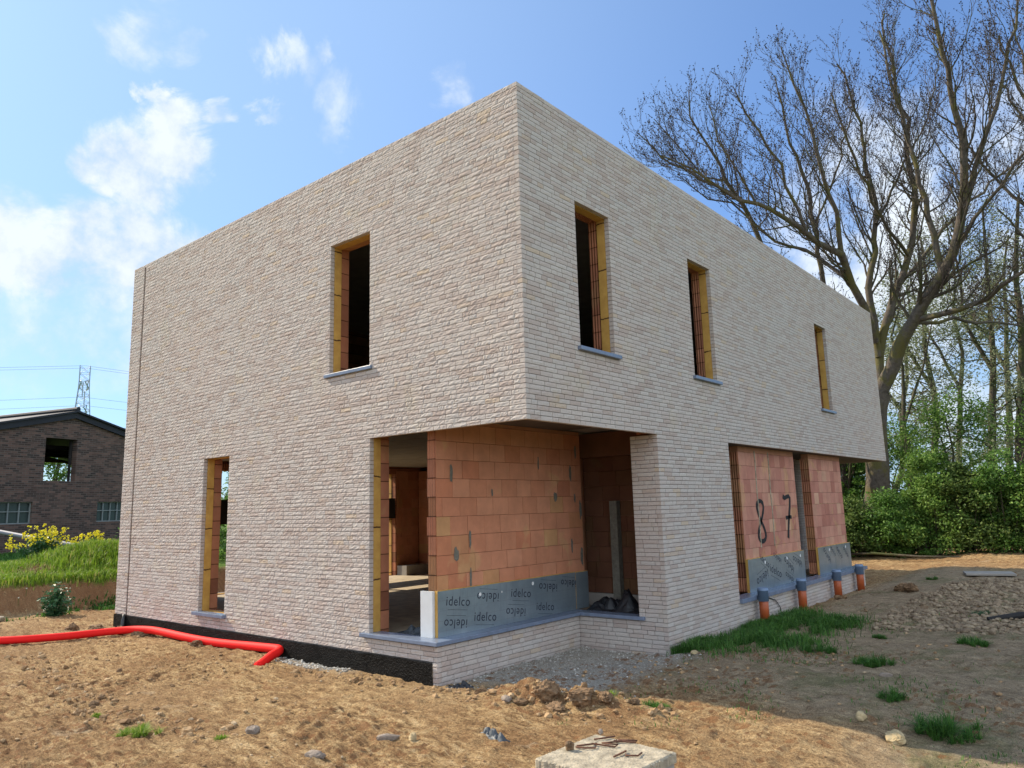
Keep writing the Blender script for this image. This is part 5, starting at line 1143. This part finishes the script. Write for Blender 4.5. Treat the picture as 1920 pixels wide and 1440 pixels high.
# ------------------------------------------------------------------ world, sun, camera
SUN_AZ, SUN_EL = 191.5, 37.    # direction toward the sun, counterclockwise from +x
az, el = math.radians(SUN_AZ), math.radians(SUN_EL)
sd = Vector((math.cos(az) * math.cos(el), math.sin(az) * math.cos(el), math.sin(el)))
sun = bpy.data.lights.new('sun', 'SUN'); sun.energy = 4.8; sun.angle = math.radians(.53); sun.color = (1, .87, .68)
so = bpy.data.objects.new('sun', sun); COL.objects.link(so); so.rotation_euler = sd.to_track_quat('Z', 'Y').to_euler()
w = bpy.data.worlds.new('World'); SC.world = w; w.use_nodes = True; nt = w.node_tree; nt.nodes.clear()
out = nt.nodes.new('ShaderNodeOutputWorld'); bg = nt.nodes.new('ShaderNodeBackground'); nt.links.new(bg.outputs[0], out.inputs[0])
sky = nt.nodes.new('ShaderNodeTexSky'); sky.sky_type = 'NISHITA'; sky.sun_disc = False; sky.sun_elevation = el
sky.sun_rotation = math.atan2(sd.x, sd.y) % (2 * math.pi); sky.air_density = 1.1; sky.dust_density = .9; sky.ozone_density = 2.2; sky.altitude = 50
tc = nt.nodes.new('ShaderNodeTexCoord'); dirv = tc.outputs['Generated']
nz = N(nt, 'ShaderNodeTexNoise'); nz.inputs['Scale'].default_value = 6.5; nz.inputs['Detail'].default_value = 9; nz.inputs['Roughness'].default_value = .62; nz.inputs['Distortion'].default_value = .6; nt.links.new(dirv, nz.inputs['Vector'])
nzc = N(nt, 'ShaderNodeVectorMath', operation='SUBTRACT'); nt.links.new(nz.outputs['Color'], nzc.inputs[0]); nzc.inputs[1].default_value = (.5, .5, .5)
nzs = N(nt, 'ShaderNodeVectorMath', operation='SCALE'); nt.links.new(nzc.outputs[0], nzs.inputs[0]); nzs.inputs['Scale'].default_value = .16
dv = N(nt, 'ShaderNodeVectorMath', operation='ADD'); nt.links.new(dirv, dv.inputs[0]); nt.links.new(nzs.outputs[0], dv.inputs[1])
clouds = [ # direction, radius, strength
 ((-.799,.364,.479),.022,.9),((-.799,.380,.466),.03,.9),((-.795,.390,.455),.04,1.),((-.785,.409,.465),.028,.7),((-.816,.394,.423),.05,1.),((-.832,.390,.394),.035,.8),((-.837,.360,.412),.055,1.),((-.854,.332,.401),.05,1.),((-.869,.299,.394),.035,.9),((-.869,.322,.376),.035,.9),((-.854,.358,.377),.05,1.),((-.869,.341,.359),.035,.8),
 ((-.768,.431,.474),.022,.8),((-.744,.468,.477),.024,.7),((-.784,.324,.529),.04,.55),((-.764,.362,.534),.025,.5),((-.707,.460,.538),.04,.6),((-.694,.488,.529),.04,.55),((-.673,.499,.546),.03,.6),((-.691,.522,.501),.045,.5),((-.704,.532,.471),.035,.5),((-.60,.62,.50),.04,.6),
 ((-.915,.272,.298),.07,1.),((-.895,.314,.317),.06,1.),((-.877,.365,.313),.075,1.),((-.859,.401,.317),.07,1.),((-.93,.22,.30),.08,.95),((-.915,.296,.268),.055,.6),((-.899,.347,.268),.055,.7),
 ((-.938,.282,.200),.10,.55),((-.911,.355,.207),.10,.55),((-.153,.953,.263),.25,.8),((-.05,.985,.195),.25,.85),((-.40,.88,.15),.2,.5),
 ((-.75,-.6,.3),.4,.9),((.3,-.9,.4),.75,1.),((.8,-.3,.4),.75,1.),((.9,.4,.3),.6,1.),((.35,-.25,.9),.55,1.),((.75,.65,.2),.35,.9)]  # clouds out of view, added and enlarged as fill for the shade
acc = None
for c, r, s_ in clouds:
    ds = N(nt, 'ShaderNodeVectorMath', operation='DISTANCE'); nt.links.new(dv.outputs[0], ds.inputs[0]); L_ = math.sqrt(sum(q * q for q in c)); ds.inputs[1].default_value = tuple(q / L_ for q in c)
    mr = N(nt, 'ShaderNodeMapRange', interpolation_type='SMOOTHSTEP'); nt.links.new(ds.outputs['Value'], mr.inputs['Value']); mr.inputs['From Min'].default_value = r * 1.25; mr.inputs['From Max'].default_value = r * .25; mr.inputs['To Max'].default_value = s_
    if acc is None: acc = mr.outputs[0]
    else:
        ad = N(nt, 'ShaderNodeMath', operation='MAXIMUM'); nt.links.new(acc, ad.inputs[0]); nt.links.new(mr.outputs[0], ad.inputs[1]); acc = ad.outputs[0]
n2 = N(nt, 'ShaderNodeTexNoise'); n2.inputs['Scale'].default_value = 14; n2.inputs['Detail'].default_value = 10; n2.inputs['Roughness'].default_value = .6; nt.links.new(dirv, n2.inputs['Vector'])
mr = N(nt, 'ShaderNodeMapRange'); nt.links.new(n2.outputs[0], mr.inputs['Value']); mr.inputs['From Min'].default_value = .3; mr.inputs['From Max'].default_value = .7; mr.inputs['To Min'].default_value = .35; mr.inputs['To Max'].default_value = 1.25
de0 = N(nt, 'ShaderNodeMath', operation='MULTIPLY', use_clamp=True); nt.links.new(acc, de0.inputs[0]); nt.links.new(mr.outputs[0], de0.inputs[1])
den = N(nt, 'ShaderNodeMapRange', interpolation_type='SMOOTHSTEP'); nt.links.new(de0.outputs[0], den.inputs['Value']); den.inputs['From Min'].default_value = .12; den.inputs['From Max'].default_value = .85
# thin veil near the horizon and toward the sun side
sx = N(nt, 'ShaderNodeSeparateXYZ'); nt.links.new(dirv, sx.inputs[0])
hz = N(nt, 'ShaderNodeMapRange', interpolation_type='SMOOTHSTEP'); nt.links.new(sx.outputs[2], hz.inputs['Value']); hz.inputs['From Min'].default_value = .42; hz.inputs['From Max'].default_value = .0; hz.inputs['To Max'].default_value = .55
dt = N(nt, 'ShaderNodeVectorMath', operation='DOT_PRODUCT'); nt.links.new(dirv, dt.inputs[0]); dt.inputs[1].default_value = tuple(sd)
vz = N(nt, 'ShaderNodeMapRange', interpolation_type='SMOOTHSTEP'); nt.links.new(dt.outputs['Value'], vz.inputs['Value']); vz.inputs['From Min'].default_value = .25; vz.inputs['From Max'].default_value = .95; vz.inputs['To Max'].default_value = .6; vz.inputs['To Min'].default_value = .14
mxv = N(nt, 'ShaderNodeMath', operation='MAXIMUM'); nt.links.new(hz.outputs[0], mxv.inputs[0]); nt.links.new(vz.outputs[0], mxv.inputs[1])
K = .12; bg.inputs['Strength'].default_value = K
cw = .62 / K
c1 = mix(nt, 1., sky.outputs[0], (SKYT[0], SKYT[1], SKYT[2]), 'MULTIPLY')
c1 = mix(nt, mxv.outputs[0], c1, (.36 / K, .51 / K, .68 / K))
shade = ramp(nt, n2.outputs[0], [(.34, (.68 * cw, .82 * cw, 1.0 * cw)), (.58, (.98 * cw, 1.07 * cw, 1.18 * cw))])
bk = N(nt, 'ShaderNodeVectorMath', operation='DOT_PRODUCT'); nt.links.new(dirv, bk.inputs[0]); bk.inputs[1].default_value = (.72, -.66, .2)   # unseen cloud brightening behind the camera, added to fill the shade
bm_ = N(nt, 'ShaderNodeMapRange', interpolation_type='SMOOTHSTEP'); nt.links.new(bk.outputs['Value'], bm_.inputs['Value']); bm_.inputs['From Min'].default_value = .0; bm_.inputs['From Max'].default_value = .6; bm_.inputs['To Min'].default_value = 1.; bm_.inputs['To Max'].default_value = 1.75
cb = N(nt, 'ShaderNodeCombineXYZ'); [nt.links.new(bm_.outputs[0], cb.inputs[q]) for q in range(3)]
shade = mix(nt, 1., shade, cb.outputs[0], 'MULTIPLY')
c2 = mix(nt, den.outputs[0], c1, shade)
nt.links.new(c2, bg.inputs[0])
cam = bpy.data.cameras.new('camera'); co = bpy.data.objects.new('camera', cam); COL.objects.link(co); SC.camera = co
cam.sensor_fit = 'HORIZONTAL'; cam.sensor_width = 36; cam.lens = 36 * 1399.9 / 1920; cam.clip_end = 2000; cam.clip_start = .05
yw, ptc, rl = math.radians(39.6481), math.radians(9.4961), math.radians(-1.5821)
fwd = Vector((-math.sin(yw) * math.cos(ptc), math.cos(yw) * math.cos(ptc), math.sin(ptc))); rgt = Vector((math.cos(yw), math.sin(yw), 0)); upv = rgt.cross(fwd)
Rr_ = math.cos(rl) * rgt + math.sin(rl) * upv; Uu = -math.sin(rl) * rgt + math.cos(rl) * upv
mt = Matrix((Rr_, Uu, -fwd)).transposed().to_4x4(); mt.translation = Vector((4.282, -5.3657, -.8186)); co.matrix_world = mt
SC.render.engine = 'CYCLES'; SC.render.resolution_x = 1024; SC.render.resolution_y = 768
SC.view_settings.view_transform = 'Standard'; SC.view_settings.look = 'None'; SC.view_settings.exposure = EXPO; SC.view_settings.gamma = 1
